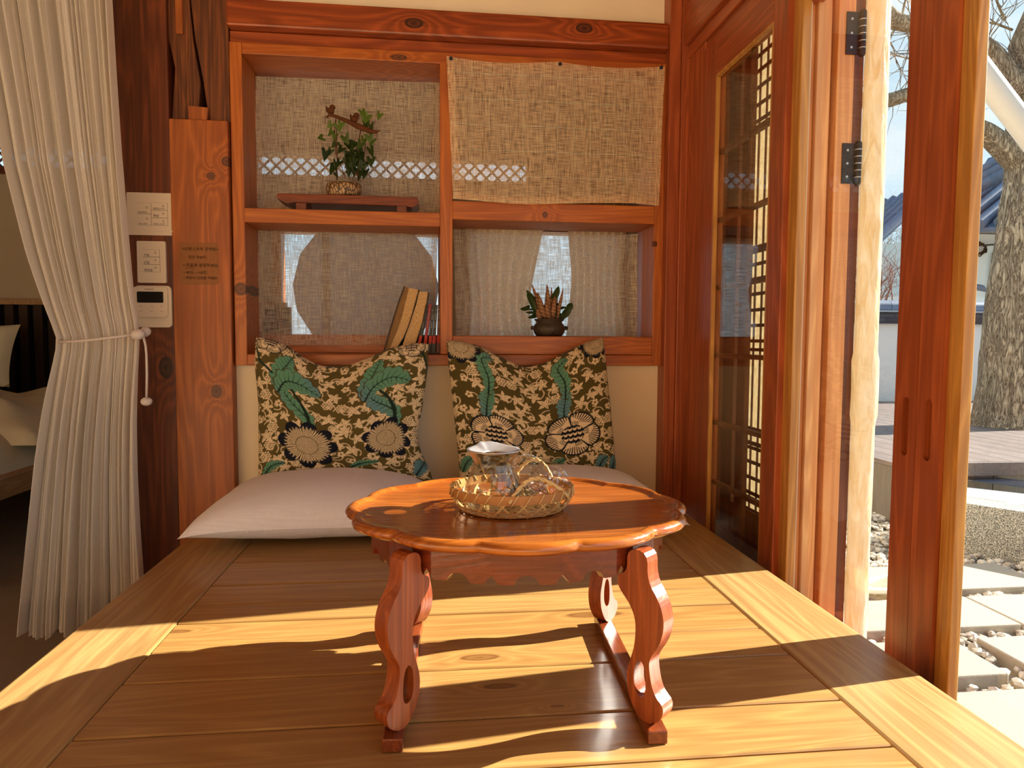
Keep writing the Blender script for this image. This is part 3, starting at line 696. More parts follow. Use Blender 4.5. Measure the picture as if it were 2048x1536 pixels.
def peony(p, cx, cy, R0, ph=0.0):
    w = p.win(cx-R0*1.2, cx+R0*1.2, cy-R0*1.2, cy+R0*1.2); dx, dy = p.X[w]-cx, (p.Y[w]-cy)*1.12
    th = np.arctan2(dy,dx); rr = np.hypot(dx,dy)/R0
    pet = np.abs(np.cos(2.5*th+ph)); lim = 0.80 + 0.20*pet**0.5
    p.put(w, rr < lim*1.07, NAVY*0.6); m = rr < lim; p.put(w, m, CREAMC)
    hat = (np.sin(th*58 + 5*rr) > 0.1) & ((rr > 0.72 + 0.1*np.sin(5*th)) | ((rr < 0.62) & (np.sin(5*th+1) > 0))) ; p.put(w, m & hat, NAVY*0.7)
    gap = m & (pet < 0.13); p.put(w, gap, NAVY*0.7)
    c = (rr < 0.45); dxx = np.abs(np.sin(dx*115/1.0*0.15/R0)); fl = (np.sin(dy/R0*26 + 2.2*dxx) > 0.15); p.put(w, c, NAVY*0.6); p.put(w, c & fl & (dxx > 0.25), CREAMC)
def vine_bg(p, rnd, nl=150):
    pts = []
    for _ in range(6000):
        x, y = rnd.random(), rnd.random()
        if all((x-a)**2 + (y-b)**2 > 0.064**2 for a, b, *_ in pts): pts.append((x, y))
    for x, y in pts:
        k = rnd.random(); a = rnd.random()*6.28; r = rnd.uniform(0.03, 0.044)
        p.stroke(spiral(x + 0.02*math.cos(a), y+0.02*math.sin(a), rnd.uniform(0.03,0.052), a, rnd.uniform(0.7,1.4), rnd.choice((1,-1))), 0.0030, CREAMC*0.95)
    for x, y in pts:
        k = rnd.random(); a = rnd.random()*6.28
        if k < 0.66: p.leaf(x, y, rnd.uniform(0.044,0.062), a, CREAMC, OLIVE)
        elif k < 0.86:
            for i in range(-2,3):
                for j in range(-2,3):
                    if abs(i)+abs(j)+abs(i+j) <= 4: p.disc(x+(i+j*0.5)*0.0155, y+j*0.0135, 0.0062, CREAMC)
        else:
            for q in range(5): p.disc(x+0.015*math.cos(q*1.257+a), y+0.015*math.sin(q*1.257+a), 0.0085, CREAMC)
            p.disc(x, y, 0.005, OLIVE)
NP = 620
pl = Paint(NP, OLIVE); vine_bg(pl, random.Random(11))
for dx in (0.0, 0.5):
    acanthus(pl, [(0.345+dx*1.02,0.44),(0.33+dx,0.54),(0.22+dx,0.63),(0.165+dx,0.70)], [0.02,0.05,0.055,0.03])
    acanthus(pl, [(0.15+dx,0.66),(0.15+dx,0.76),(0.20+dx,0.86),(0.23+dx,0.93)], [0.012,0.05,0.07,0.015])
    acanthus(pl, [(0.15+dx,0.66),(0.20+dx,0.75),(0.30+dx,0.78),(0.40+dx,0.74)], [0.02,0.075,0.085,0.02])
    pl.stroke([(0.235+dx,0.71),(0.29+dx,0.64),(0.335+dx,0.55),(0.345+dx,0.44)], (0.008,0.012), DGR)
sunflower(pl, 0.33, 0.335, 0.165); sunflower(pl, 0.80, 0.355, 0.135, 8, 0.9)
acanthus(pl, [(0.55,0.15),(0.62,0.18),(0.72,0.19)], [0.012,0.03,0.008]); acanthus(pl, [(0.05,0.10),(0.10,0.16),(0.18,0.18)], [0.012,0.04,0.008]); acanthus(pl, [(0.90,0.08),(0.96,0.16),(0.99,0.19)], [0.02,0.05,0.02])
peony(pl, 0.10, 0.985, 0.085); peony(pl, 0.90, 0.97, 0.075)
for k_ in range(2): pl.stroke([(0.02+0.94*k_,0.93),(0.05+0.94*k_,0.84),(0.12+0.9*k_,0.78)], (0.006,0.008), DGR)
pr = Paint(NP, OLIVE*0.85); vine_bg(pr, random.Random(23))
for dx in (0.0, 0.47):
    acanthus(pr, [(0.195+dx,0.47),(0.215+dx,0.62),(0.25+dx,0.70)], [0.02,0.058,0.02])
    acanthus(pr, [(0.225+dx,0.66),(0.235+dx,0.78),(0.205+dx,0.90),(0.27+dx,0.94)], [0.015,0.05,0.05,0.02])
peony(pr, 0.25, 0.375, 0.155); peony(pr, 0.715, 0.385, 0.17, 0.6)
for q in (0.03, 0.45, 0.58, 0.86, 0.95): acanthus(pr, [(q,0.11),(q+0.03,0.17),(q+0.07,0.20)], [0.02,0.045,0.012])
sunflower(pr, 0.09, 0.955, 0.105); sunflower(pr, 0.93, 0.965, 0.09)

def print_mat():
    t = NT('printed vine cloth'); at = t.n('ShaderNodeAttribute', attribute_name='print')
    tcn = t.n('ShaderNodeTexCoord'); v = tcn.outputs['Object']
    w1 = t.n('ShaderNodeTexWave', {'Vector': v, 'Scale': 75.0, 'Distortion': 0.5}, bands_direction='X').outputs['Fac']
    w2 = t.n('ShaderNodeTexWave', {'Vector': v, 'Scale': 75.0, 'Distortion': 0.5}, bands_direction='Z').outputs['Fac']
    w = t.math('MULTIPLY', w1, w2)
    return t.end(t.bsdf(at.outputs['Color'], 0.8, 0.15, bump=w, bstr=0.3, bdist=0.001, Sheen_Weight=0.1))
M_PRINT = print_mat()
def cushion(outline, paint, name_lab, th=0.058, fold=None):
    """outline: four lists of photo positions (left, top, right, bottom) measured on the cushion's own leaning plane"""
    def W(p):
        q = P(p[0], p[1], 'y', 2.02)
        for _ in range(3): q = P(p[0], p[1], 'y', 1.995 + (q.z-0.05)*0.16)
        return (q.x, q.z)
    def curve(pts):
        pts = [W(p) for p in pts]; d = [0]
        for i in range(1, len(pts)): d.append(d[-1] + math.hypot(pts[i][0]-pts[i-1][0], pts[i][1]-pts[i-1][1]))
        d = [x/d[-1] for x in d]; xs = [p[0] for p in pts]; zs = [p[1] for p in pts]
        def f(t):
            t = np.asarray(t); 
            X = np.interp(t, d, xs); Z = np.interp(t, d, zs)
            for e_ in (0.03,): X = (np.interp(np.clip(t-e_,0,1),d,xs)+X+np.interp(np.clip(t+e_,0,1),d,xs))/3; Z = (np.interp(np.clip(t-e_,0,1),d,zs)+Z+np.interp(np.clip(t+e_,0,1),d,zs))/3
            return X, Z
        return f
    fl, ft, frr, fb = map(curve, outline)      # left bottom->top, top left->right, right bottom->top, bottom left->right
    n = 330; t = np.linspace(0, 1, n+1); U, V = np.meshgrid(t, t)
    L, T, R_, B_ = fl(t), ft(t), frr(t), fb(t)
    out = []
    for k in (0, 1):
        l, r, tt, bb = L[k][:,None], R_[k][:,None], T[k][None,:], B_[k][None,:]
        c00, c10, c01, c11 = B_[k][0], B_[k][-1], T[k][0], T[k][-1]
        out.append((1-U)*l + U*r + (1-V)*bb + V*tt - ((1-U)*(1-V)*c00 + U*(1-V)*c10 + (1-U)*V*c01 + U*V*c11))
    X, Z = out; p, q = 2*U-1, 2*V-1
    h = th*np.sqrt(np.clip(1-np.abs(p)**3.2,0,1))*np.sqrt(np.clip(1-np.abs(q)**3.2,0,1))
    dent = np.exp(-((p-0.0)/0.34)**2)*np.clip((q-0.1)/0.9,0,1)**1.5
    fr_ = h*(1 - 0.55*dent) + 0.003*np.sin(p*9+q*4)*(1-p*p)*(1-q*q) + 0.006*np.exp(-((np.abs(p)-0.5+0.25*(1-q))/0.12)**2)*np.clip(q,0,1)*(1-q)
    yc = 1.995 + (Z-0.05)*0.16
    def mk(Y, step):
        XX, YY, ZZ = X[::step,::step], Y[::step,::step], Z[::step,::step]; m = XX.shape[0]
        co = np.stack([XX, YY, ZZ], -1).reshape(-1,3); idx = np.arange(m*m).reshape(m,m)
        fc = np.stack([idx[:-1,:-1], idx[:-1,1:], idx[1:,1:], idx[1:,:-1]], -1).reshape(-1,4); return co, fc
    org = Vector((float(X.mean()), 2.02, float(Z.min())))
    co1, f1 = mk(yc - fr_, 1); co2, f2 = mk(yc + h*0.8, 6); f2 = f2[:, ::-1] + len(co1)
    co = np.concatenate([co1, co2]) - np.array(org); fc = np.concatenate([f1, f2])
    me = bpy.data.meshes.new('patterned_cushion'); me.vertices.add(len(co)); me.vertices.foreach_set('co', co.astype(np.float32).ravel())
    me.loops.add(fc.size); me.loops.foreach_set('vertex_index', fc.astype(np.int32).ravel()); me.polygons.add(len(fc))
    me.polygons.foreach_set('loop_start', np.arange(0, fc.size, 4, dtype=np.int32)); me.update(calc_edges=True); me.validate()
    me.polygons.foreach_set('use_smooth', np.ones(len(fc), bool))
    a = me.color_attributes.new('print', 'FLOAT_COLOR', 'POINT')
    def samp(st):
        ii = np.clip((V[::st,::st]*NP).astype(int),0,NP-1); jj = np.clip((U[::st,::st]*NP).astype(int),0,NP-1)
        if st == 1:
            s_ = sum(paint.a[np.clip(ii+di,0,NP-1), np.clip(jj+dj,0,NP-1)] for di in (0,1) for dj in (0,1))/4
        else: s_ = paint.a[ii, jj]
        return s_.reshape(-1,3)
    cc = np.concatenate([samp(1), samp(6)]); a.data.foreach_set('color', np.concatenate([cc, np.ones((len(cc),1))], 1).astype(np.float32).ravel())
    me.materials.append(M_PRINT)
    o = bpy.data.objects.new('patterned_cushion', me); COL.objects.link(o); o.location = org
    return tag(o, name_lab, 'cushion')
cushion(([(516,988),(518,900),(517,800),(510,730),(511,672)], [(511,672),(535,672),(575,686),(612,714),(645,730),(690,730),(728,716),(780,692),(825,683),(857,684)],
         [(868,978),(862,945),(842,905),(833,872),(839,845),(849,790),(856,730),(857,684)], [(516,988),(560,972),(700,962),(825,966),(868,978)]), pl,
        'left upright cushion with green acanthus leaves and cream sunflowers on olive vine print')
cushion(([(922,975),(915,900),(905,800),(897,730),(893,680)], [(893,680),(918,677),(958,688),(1008,714),(1050,734),(1092,722),(1140,695),(1178,679),(1206,671)],
         [(1236,972),(1231,930),(1222,830),(1213,740),(1206,671)], [(922,975),(960,966),(1080,960),(1200,964),(1236,972)]), pr,
        'right upright cushion with two large dark-edged cream peonies on olive vine print')
def seat_cushion(c, lab, a=0.298, b=0.232, rz=0.0):
    mbp = MB(); rn = random.Random(int(c[0]*100))
    for sg in (1, -1):
        def f(u, v, sg=sg):
            p, q = 2*u-1, 2*v-1
            hh = math.sqrt(max(0,1-abs(p)**2.6))*math.sqrt(max(0,1-abs(q)**2.6))
            h = (0.092 if sg > 0 else 0.052)*hh + 0.003*mnoise.noise(Vector((p*3,q*3,c[0])))*hh
            X = a*p*(1-0.085*(1-q*q)); Y = b*q*(1-0.085*(1-p*p))
            cr = (abs(p*q))**6
            return (c[0] + X*math.cos(rz)-Y*math.sin(rz), c[1] + X*math.sin(rz)+Y*math.cos(rz), 0.054 + sg*h - 0.012*cr)
        mbp.grid(f, 48, 40)
    o = mbp.build('seat_cushion', M_SEAT, loc=(c[0],c[1],0.0), smooth=True); return tag(o, lab, 'cushion')
seat_cushion((-0.285,1.858), 'left pale woven seat cushion lying on the platform under the sunflower cushion')
seat_cushion((0.335,1.858), 'right pale woven seat cushion half hidden behind the low round table')

# ================================================================== CURTAIN
LE = [(-60,-260),(-45,0),(0,240),(15,330),(58,500),(95,620),(112,665),(118,682),(110,720),(96,800),(78,920),(62,1060),(50,1170),(42,1258)]
RE = [(232,-260),(233,0),(242,150),(252,300),(264,450),(276,600),(284,655),(285,682),(282,740),(279,850),(280,950),(284,1050),(290,1150),(296,1258)]
def conv(L):
    q = [P(a,b,'y',1.98) for a,b in L]; return [v.z for v in q][::-1], [v.x for v in q][::-1]
lz, lx = conv(LE); rz_, rx = conv(RE)
def curt(u, v):
    z = -0.305 + (1.95+0.305)*v
    a = float(np.interp(z, lz, lx)); b = float(np.interp(z, rz_, rx))
    uu = u + 0.010*math.sin(u*31) + 0.006*math.sin(u*77+1); x = a + (b-a)*uu
    pin = math.exp(-((z-0.497)/0.13)**2); A = 0.026*(1-0.55*pin)*(1.0 + 0.5*(0.497-z if z < 0.497 else 0))
    y = 1.965 + A*(0.55+0.45*math.sin(u*13+1))*math.sin(u*61 + 2.2*math.sin(u*8) + 0.9*z*math.sin(u*5)) + 0.42*A*math.sin(u*133+2*math.sin(u*17)+z*1.5) + 0.16*A*math.sin(u*290+z*3*math.sin(u*11)) - 0.02*math.sin(PI*u)*pin*0.5
    zz = z + (0.012*math.sin(u*23) if v == 0 else 0)
    return (x, y, zz)
cu = thing('curtain', (-0.93, 1.96, FZ), 'cream gauze curtain gathered by a cord, hanging left of the dark pillar', 'curtain')
MB().grid(curt, 300, 70).build('drape', M_DRAPE, cu, smooth=True)
hem = MB()
hem.grid(lambda u, v: tuple(Vector(curt(u, 0.0)) + Vector((0,-0.0015, 0.10*v))) if v == 0 else tuple(Vector(curt(u, 0.045*v)) + Vector((0,-0.0015,0))), 300, 4)
hem.build('hem', M_DRAPE, cu, smooth=True)
M_CORD = plain('silver grey cord', c3(214,200,192), 0.4, 0.5, 0.05, 200, 0.3)
tb = thing('curtain_tieback', (-0.80, 1.90, 0.49), 'grey satin cord tieback with three oval beads on the curtain', 'tieback')
cp = [P(118,684,'y',1.93), P(150,683,'y',1.905), P(200,678,'y',1.90), P(240,673,'y',1.90), P(276,668,'y',1.915)]
MB().tube(cp, 0.0035, 8).build('band', M_CORD, tb, smooth=True)
bk = [P(118,684,'y',1.93), Vector((-1.0,2.02,0.5)), Vector((-0.85,2.02,0.5)), P(290,664,'y',1.935)]
MB().tube(bk, 0.0035, 8).build('band', M_CORD, tb, smooth=True)
def oval(c, a, b_, rot):
    m = MB(); pr_ = [(max(0.0001, b_*math.sin(PI*k/12)), -a*math.cos(PI*k/12)) for k in range(13)]
    m.lathe(pr_, (0,0,0), 20); R_ = Matrix.Rotation(rot, 3, 'Y'); m.v = [tuple(Vector(c) + R_ @ Vector(v)) for v in m.v]; return m
for px, py, a, b_, rot in ((276,669,0.0175,0.0145,1.3),(290,664,0.0155,0.013,1.1),(293,803,0.0145,0.0115,1.5)):
    yy = 1.905 if px != 290 else 1.93
    oval(P(px,py,'y',yy), a, b_, rot).build('bead', M_CORD, tb, smooth=True)
MB().tube([P(287,674,'y',1.91), P(291,690,'y',1.91), P(293,710,'y',1.91), P(294,750,'y',1.91), P(293,796,'y',1.91)], 0.0032, 8).build('dangling_cord', M_CORD, tb, smooth=True)

# ================================================================== SWITCHES, THERMOSTAT, NOTE
def text_mesh(body, size, x, z, y, parent, name='lettering', mat=None, align='LEFT', rz=0.0, axis='front'):
    cd = bpy.data.curves.new(name, 'FONT'); cd.body = body; cd.size = size; cd.align_x = align; cd.resolution_u = 2; cd.offset = size*0.008
    ob = bpy.data.objects.new(name, cd); COL.objects.link(ob)
    dg = bpy.context.evaluated_depsgraph_get(); me = bpy.data.meshes.new_from_object(ob.evaluated_get(dg))
    COL.objects.unlink(ob); bpy.data.objects.remove(ob)
    me.materials.clear(); me.materials.append(mat or M_INK)
    o = bpy.data.objects.new(name, me); COL.objects.link(o); o.parent = parent
    org = parent.location if parent.parent is None else parent.location + parent.parent.location
    R_ = Matrix.Rotation(rz, 4, 'Y') @ Matrix.Rotation(PI/2, 4, 'X'); me.transform(R_)
    o.location = (x-org.x, y-org.y, z-org.z); return o
def rbox(mb, x0, x1, z0, z1, y0, y1, r=0.006, n=5):
    o = []
    for cx_, cz, a0 in ((x1-r,z1-r,0),(x0+r,z1-r,PI/2),(x0+r,z0+r,PI),(x1-r,z0+r,1.5*PI)):
        for k in range(n+1): q = a0 + PI/2*k/n; o.append((cx_+r*math.cos(q), cz+r*math.sin(q)))
    return mb.prism(o, [], lambda a,b: (a,y0,b), lambda a,b: (a,y1,b))
YP = 2.135
def plate(x0, x1, z0, z1, label, keys, name='light_switch'):
    s = thing(name, ((x0+x1)/2, YP, z0), label, 'switch')
    rbox(MB(), x0, x1, z0, z1, YP-0.009, YP, 0.004).build('face_plate', M_CREAM, s, bevel=0.002)
    MB().box(x0+0.35*(x1-x0), x1-0.004, YP-0.0105, YP-0.009, z0+0.010, z0+0.0135).build('lower_lip', M_CREAM, s, bevel=0.0005)
    for (a,b_,c,d,txt) in keys:
        kx0, kx1, kz0, kz1 = x0+a*(x1-x0), x0+b_*(x1-x0), z0+c*(z1-z0), z0+d*(z1-z0)
        k = MB().box(kx0, kx1, YP-0.0092, YP-0.0075, kz0, kz1).build('key_seam', M_SEAM, s)
        MB().box(kx0+0.0006, kx1-0.0006, YP-0.0108, YP-0.0091, kz0+0.0006, kz1-0.0006).build('key', M_CREAM, k)
        ring = MB(); cx_, cz = kx1-0.012, kz0+(kz1-kz0)*0.58
        ring.tube([(cx_+0.0026*math.cos(q*PI/6), YP-0.0109, cz+0.0026*math.sin(q*PI/6)) for q in range(12)], 0.0004, 5, closed=True); ring.build('indicator', M_INK, k)
        t_ = text_mesh(txt, min(0.0085, (kx1-kx0-0.006)/(0.95*len(txt))), kx0+0.003, kz0+0.0022, YP-0.0111, s, 'handwriting'); 
    return s
M_SEAM = plain('switch seam', c3(120,92,64), 0.7, 0.2)
plate(-0.876,-0.747,0.797,0.918, 'cream double light switch with five keys, topmost on the dark pillar',
      [(0.22,0.52,0.50,0.76,'현관(데크)'),(0.22,0.52,0.23,0.50,'식탁, 스탠드'),(0.54,0.87,0.59,0.77,'현관입구 등'),(0.54,0.87,0.41,0.59,'주방'),(0.54,0.87,0.23,0.41,'화장실 스위치')])
plate(-0.852,-0.773,0.660,0.780, 'cream single light switch with three keys between the double switch and thermostat',
      [(0.21,0.80,0.62,0.80,'거실'),(0.21,0.80,0.44,0.62,'간접'),(0.21,0.80,0.26,0.44,'화장실')])
th = thing('thermostat', (-0.81, YP, 0.531), 'cream wall thermostat with black display under the switches', 'thermostat')
rbox(MB(), -0.860,-0.759,0.531,0.652, YP-0.012, YP, 0.012).build('back_shell', M_CREAM, th, bevel=0.002)
rbox(MB(), -0.862,-0.767,0.560,0.648, YP-0.021, YP-0.0125, 0.010).build('front_cover', M_CREAM, th, bevel=0.002)
rbox(MB(), -0.850,-0.778,0.602,0.634, YP-0.0222, YP-0.0212, 0.003).build('display', M_BLACK, th)
M_PALEINK = plain('pale print', c3(176,138,104), 0.7, 0.2)
for x_ in (-0.845,-0.815,-0.787):
    for z_ in (0.592,0.577): MB().box(x_, x_+0.007, YP-0.0216, YP-0.0211, z_, z_+0.0012).build('key_print', M_PALEINK, th)
MB().box(-0.829,-0.804,YP-0.0216,YP-0.0211,0.6395,0.6412).build('maker_print', M_SEAM, th)

def film_mat():
    t = NT('brown tape film'); b = t.bsdf(c3(176,112,58), 0.35, 0.4)
    return t.end(t.n('ShaderNodeMixShader', {0: 0.5, 1: b, 2: t.n('ShaderNodeBsdfTransparent').outputs[0]}).outputs[0])
no = thing('paper_note', (-0.68, 2.1245, 0.657), 'handwritten note taped flat on the amber pillar beside the switches', 'note')
rbox(MB(), -0.734,-0.626,0.657,0.779, 2.1238, 2.1246, 0.008).build('sheet', film_mat(), no)
for i, (tx, sz, xx, zz) in enumerate((('<난방스위치 조작법>',0.0115,-0.726,0.7555),('전원 꾹눌러',0.0100,-0.709,0.7325),('• 온돌로 설정하세요.',0.0118,-0.724,0.7085),('• 40도 ~ 60도.',0.0118,-0.724,0.6875),('• 취침시 난방을 켜세요.',0.0100,-0.724,0.6725))):
    text_mesh(tx, sz, xx, zz, 2.1235, no, 'handwriting')
MB().box(-0.718,-0.694,2.1232,2.1236,0.7035,0.7045).build('underline', M_INK, no)

# ================================================================== LINENS
def cloth(name, mat, corners, y, lab, amp=0.004, sag=(0,0), nx=60, nz=40, ph=0.0, cat='curtain', hemw=0.012):
    """corners: photo positions TL, TR, BR, BL on the plane y"""
    tl, tr, br, bl = [P(a,b,'y',y) for a,b in corners]
    root = thing(name, ((tl.x+tr.x)/2, y, bl.z), lab, cat, None)
    def f(u, v):
        t_ = tl.lerp(tr, u); b_ = bl.lerp(br, u); p = b_.lerp(t_, v)
        z = p.z - sag[0]*v*abs(math.sin(2*PI*u))*1.0 + sag[1]*(1-v)*math.sin(2*PI*u*1.1+ph)
        return (p.x, y + amp*math.sin(u*17+ph+2*v) * (0.3+0.7*(1-v)) + amp*0.6*math.sin(v*7+u*3), z)
    MB().grid(f, nx, nz).build('cloth', mat, root, smooth=True)
    h = MB(); e_ = 0.0012
    for a0, a1, b0, b1 in ((0,1,0,0.05),(0,0.035,0.05,1),(0.965,1,0.05,1)):
        h.grid(lambda u, v: tuple(Vector(f(a0+(a1-a0)*u, b0+(b1-b0)*v)) + Vector((0,-e_,0))), 30, 20)
    h.build('hem', mat, root, smooth=True)
    return root
cloth('linen_panel', M_LINEN, [(511,152),(884,166),(884,430),(511,416)], 2.288, 'linen panel filling the upper left cell behind the ivy', 0.003, (0.0,0.0))
cloth('linen_panel', M_LINEN3, [(516,455),(876,463),(868,690),(516,690)], 2.288, 'linen panel in the lower left cell behind the leaning books', 0.003, (0.006,0.0))
cloth('linen_panel', M_LINEN3, [(908,458),(1275,468),(1273,682),(912,682)], 2.288, 'linen panel in the lower right cell behind the orchid pot', 0.003, (0.006,0.0))
tr_ = cloth('linen_panel', M_LINEN2, [(893,112),(1330,133),(1318,412),(906,400)], 2.120, 'checked linen panel tacked over the front of the upper right cell', 0.003, (0.011,0.006), ph=2.4)
M_TACK = plain('navy push pin', c3(30,44,66), 0.3, 0.5)
for i, (px, py) in enumerate(((902,118),(1120,129),(1322,136))):
    q = P(px, py, 'y', 2.116)
    tk = thing('push_pin', (q.x, 2.114, q.z), ('leftmost','middle','rightmost')[i] + ' of the three navy push pins along the tacked linen top edge', 'push pin')
    m = MB().lathe([(0.0001,-0.006),(0.004,-0.006),(0.0055,-0.003),(0.0055,0.0),(0.003,0.001),(0.0001,0.001)], (0,0,0), 14)
    m.v = [(v[0]+q.x, 2.114+v[2], v[1]+q.z) for v in m.v]; m.build('pin_head', M_TACK, tk, auto=40)

# ================================================================== STAND + IVY, ORCHID, BOOKS
q0, q1 = P(553,386,'y',2.165), P(836,388,'y',2.165); ZT = q0.z
st = thing('plant_stand', ((q0.x+q1.x)/2, 2.215, 0.884), 'small low brown wooden stand carrying the ivy pot', 'stand')
x0, x1 = q0.x, q1.x
MB().prism([(x0+0.004,ZT),(x1-0.004,ZT),(x1,ZT-0.006),(x1,ZT-0.022),(x1-0.018,ZT-0.032),(x1-0.04,ZT-0.028),(x0+0.05,ZT-0.026),(x0+0.03,ZT-0.030),(x0,ZT-0.016),(x0,ZT-0.005)], [],
           lambda a,b: (a,2.165,b), lambda a,b: (a,2.275,b)).build('board', M_SHELF, st, bevel=0.002)
for a in (0.055, 0.355): MB().box(x0+a, x0+a+0.030, 2.172, 2.268, 0.884, ZT-0.026).build('leg', M_SHELF, st, bevel=0.001)
pc = P(688,383,'y',2.215); PX, PY, PZ = pc.x, 2.215, ZT
iv = thing('ivy_plant', (PX, PY, PZ), 'potted ivy in a crackled oval pot on the small wooden stand', 'potted plant')
def crackle():
    t = NT('crackled glaze pot'); tcn = t.n('ShaderNodeTexCoord'); mpx = t.n('ShaderNodeMapping', {0: tcn.outputs['Object'], 'Scale': (110,110,60)}).outputs[0]
    vo = t.n('ShaderNodeTexVoronoi', {'Vector': mpx, 'Scale': 1.0}, feature='DISTANCE_TO_EDGE').outputs['Distance']
    c = t.ramp(vo, [(0.04, c3(52,34,22)), (0.12, c3(176,140,98)), (0.5, c3(200,170,128))]); return t.end(t.bsdf(c, 0.4, 0.4, bump=vo, bstr=0.5, bdist=0.002))
MB().lathe([(0.0001,0.001),(0.042,0.001),(0.050,0.008),(0.0545,0.022),(0.054,0.034),(0.050,0.044),(0.047,0.043),(0.048,0.034),(0.0001,0.034)], (PX,PY,PZ), 40, sx=1.0, sy=0.75).build('pot', crackle(), iv, smooth=True)
M_STEM = plain('brown stem', c3(86,54,34), 0.7, 0.2, 0.2, 100)
M_SOIL = plain('dark soil', c3(40,26,16), 0.95, 0.1, 0.2, 80, 0.6)
def leaf_mat(name, a, b, tr=0.35):
    t = NT(name); oi = t.n('ShaderNodeAttribute', attribute_name='pid'); tcn = t.n('ShaderNodeTexCoord')
    n = t.n('ShaderNodeTexNoise', {'Vector': tcn.outputs['Object'], 'Scale': 30.0}).outputs[0]
    c = t.mix(t.math('FRACT', oi.outputs['Fac']), a, b); c = t.mix(t.math('MULTIPLY', n, 0.3), c, tuple(x*0.6 for x in a))
    return t.end(t.n('ShaderNodeMixShader', {0: tr, 1: t.bsdf(c, 0.45, 0.4), 2: t.n('ShaderNodeBsdfTranslucent', {0: c}).outputs[0]}).outputs[0])
M_IVY = leaf_mat('ivy leaf', c3(38,60,24), c3(120,150,52))
sc = 1/ (F_PX/2.215)
def pxo(px, py, y=2.215): q = P(px,py,'y',y); return Vector((q.x, y, q.z))
MB().tube([pxo(674,360),pxo(674,300),pxo(673,255),pxo(671,238)], 0.0016, 6).tube([pxo(672,310),pxo(669,270),pxo(671,240)],0.0013,6).tube([pxo(716,360),pxo(716,300),pxo(721,262),pxo(724,256)],0.0018,6)\
    .tube([pxo(690,356),pxo(684,335),pxo(677,325)],0.0012,5).tube([pxo(700,358),pxo(708,335),pxo(716,322)],0.0012,5).tube([pxo(705,358),pxo(722,330),pxo(730,300),pxo(731,290)],0.001,5).tube([pxo(712,340),pxo(734,318),pxo(738,340)],0.001,5).tube([pxo(740,262),pxo(749,243)],0.0007,4).build('stems', M_STEM, iv, smooth=True)
lf = MB(); rn = random.Random(2)
def ivy_leaf(c, s, down=0.0, pid=0.0):
    pts2 = [(0,0),(0.28,0.38),(0.55,0.22),(0.42,-0.10),(0.34,-0.35),(0.0,-1.0),(-0.34,-0.35),(-0.42,-0.10),(-0.55,0.22),(-0.28,0.38)]
    R_ = Matrix.Rotation(rn.uniform(-.9,.9),3,'Z') @ Matrix.Rotation(rn.uniform(-.4,.4),3,'X') @ Matrix.Rotation(down,3,'Y')
    vs = [Vector(c) + R_ @ Vector((a*s, -0.12*s*(abs(a))+0.05*s, b*s)) for a,b in pts2]; vs.append(Vector(c) + R_ @ Vector((0,-0.02*s,-0.3*s)))
    n = len(pts2); lf.add(vs, [(i,(i+1)%n,n) for i in range(n)], 0, pid)
spots = [(645,275,13,1.2,.6),(652,303,17,0.1,.05),(690,274,16,-.3,.4),(684,296,13,0.6,.05),(662,300,11,.5,.1),(741,298,16,-.5,.2),(668,332,18,.3,.05),(742,318,15,0,.1),(731,325,14,.2,.1),
         (730,343,16,0,.1),(720,343,17,.3,.05),(680,322,12,.5,.1),(760,228,12,.3,.8),(672,285,13,.6,.3),(664,262,12,.5,.8),(676,250,13,-.3,.9),(683,246,13,.2,.9),(662,248,11,.8,.8),(670,270,12,0,.85),(728,228,14,0,.9),(735,232,15,.3,.9),(724,222,13,-.4,.85),
         (732,245,14,.2,.3),(742,250,12,-.4,.3),(738,272,15,-.3,.6),(745,280,13,.3,.5),(728,278,13,.1,.6),(722,286,14,.5,.4),(719,296,13,-.5,.1)]
for px, py, s, d, pid in spots: ivy_leaf(pxo(px,py,2.215+rn.uniform(-.012,.012)), s*sc*1.15, d, pid+0.001)
for _ in range(46):
    a, b_ = rn.gauss(0,1), rn.gauss(0,1); px, py = 706+a*13, 318+b_*15
    ivy_leaf(pxo(px,min(py,345),2.215+rn.uniform(-.02,.02)), rn.uniform(11,16)*sc, rn.uniform(-.8,.8), rn.uniform(0.01,.2))
lf.build('foliage', M_IVY, iv)
M_GOLDB = plain('bronze bird perch', c3(120,72,40), 0.35, 0.5, 0.45, 220, 0.8, metal=0.5)
br = thing('bird_ornament', tuple(pxo(700,250)), 'slanting bronze branch ornament with two small birds above the ivy', 'ornament')
MB().tube([pxo(652,235,2.205),pxo(660,229,2.205),pxo(690,240,2.205),pxo(715,252,2.205),pxo(740,262,2.205),pxo(752,264,2.205),pxo(761,261,2.205)], [0.003,0.005,0.006,0.009,0.008,0.005,0.001], 8).build('branch', M_GOLDB, br, smooth=True)
for bx_, by_, sg in ((661,222,1.0),(709,238,0.9)):
    m = MB(); m.lathe([(max(0.0001,0.012*math.sin(PI*k/8)), -0.010*math.cos(PI*k/8)) for k in range(9)], pxo(bx_,by_,2.205), 14)
    m.lathe([(max(0.0001,0.009*math.sin(PI*k/8)), -0.0085*math.cos(PI*k/8)) for k in range(9)], pxo(bx_+4,by_-7,2.205), 12)
    m.tube([pxo(bx_-5,by_+1,2.205),pxo(bx_-7,by_-5,2.205),pxo(bx_-9,by_-10,2.205)],[0.006,0.004,0.001],8)
    m.build('bird', M_GOLDB, br, smooth=True)

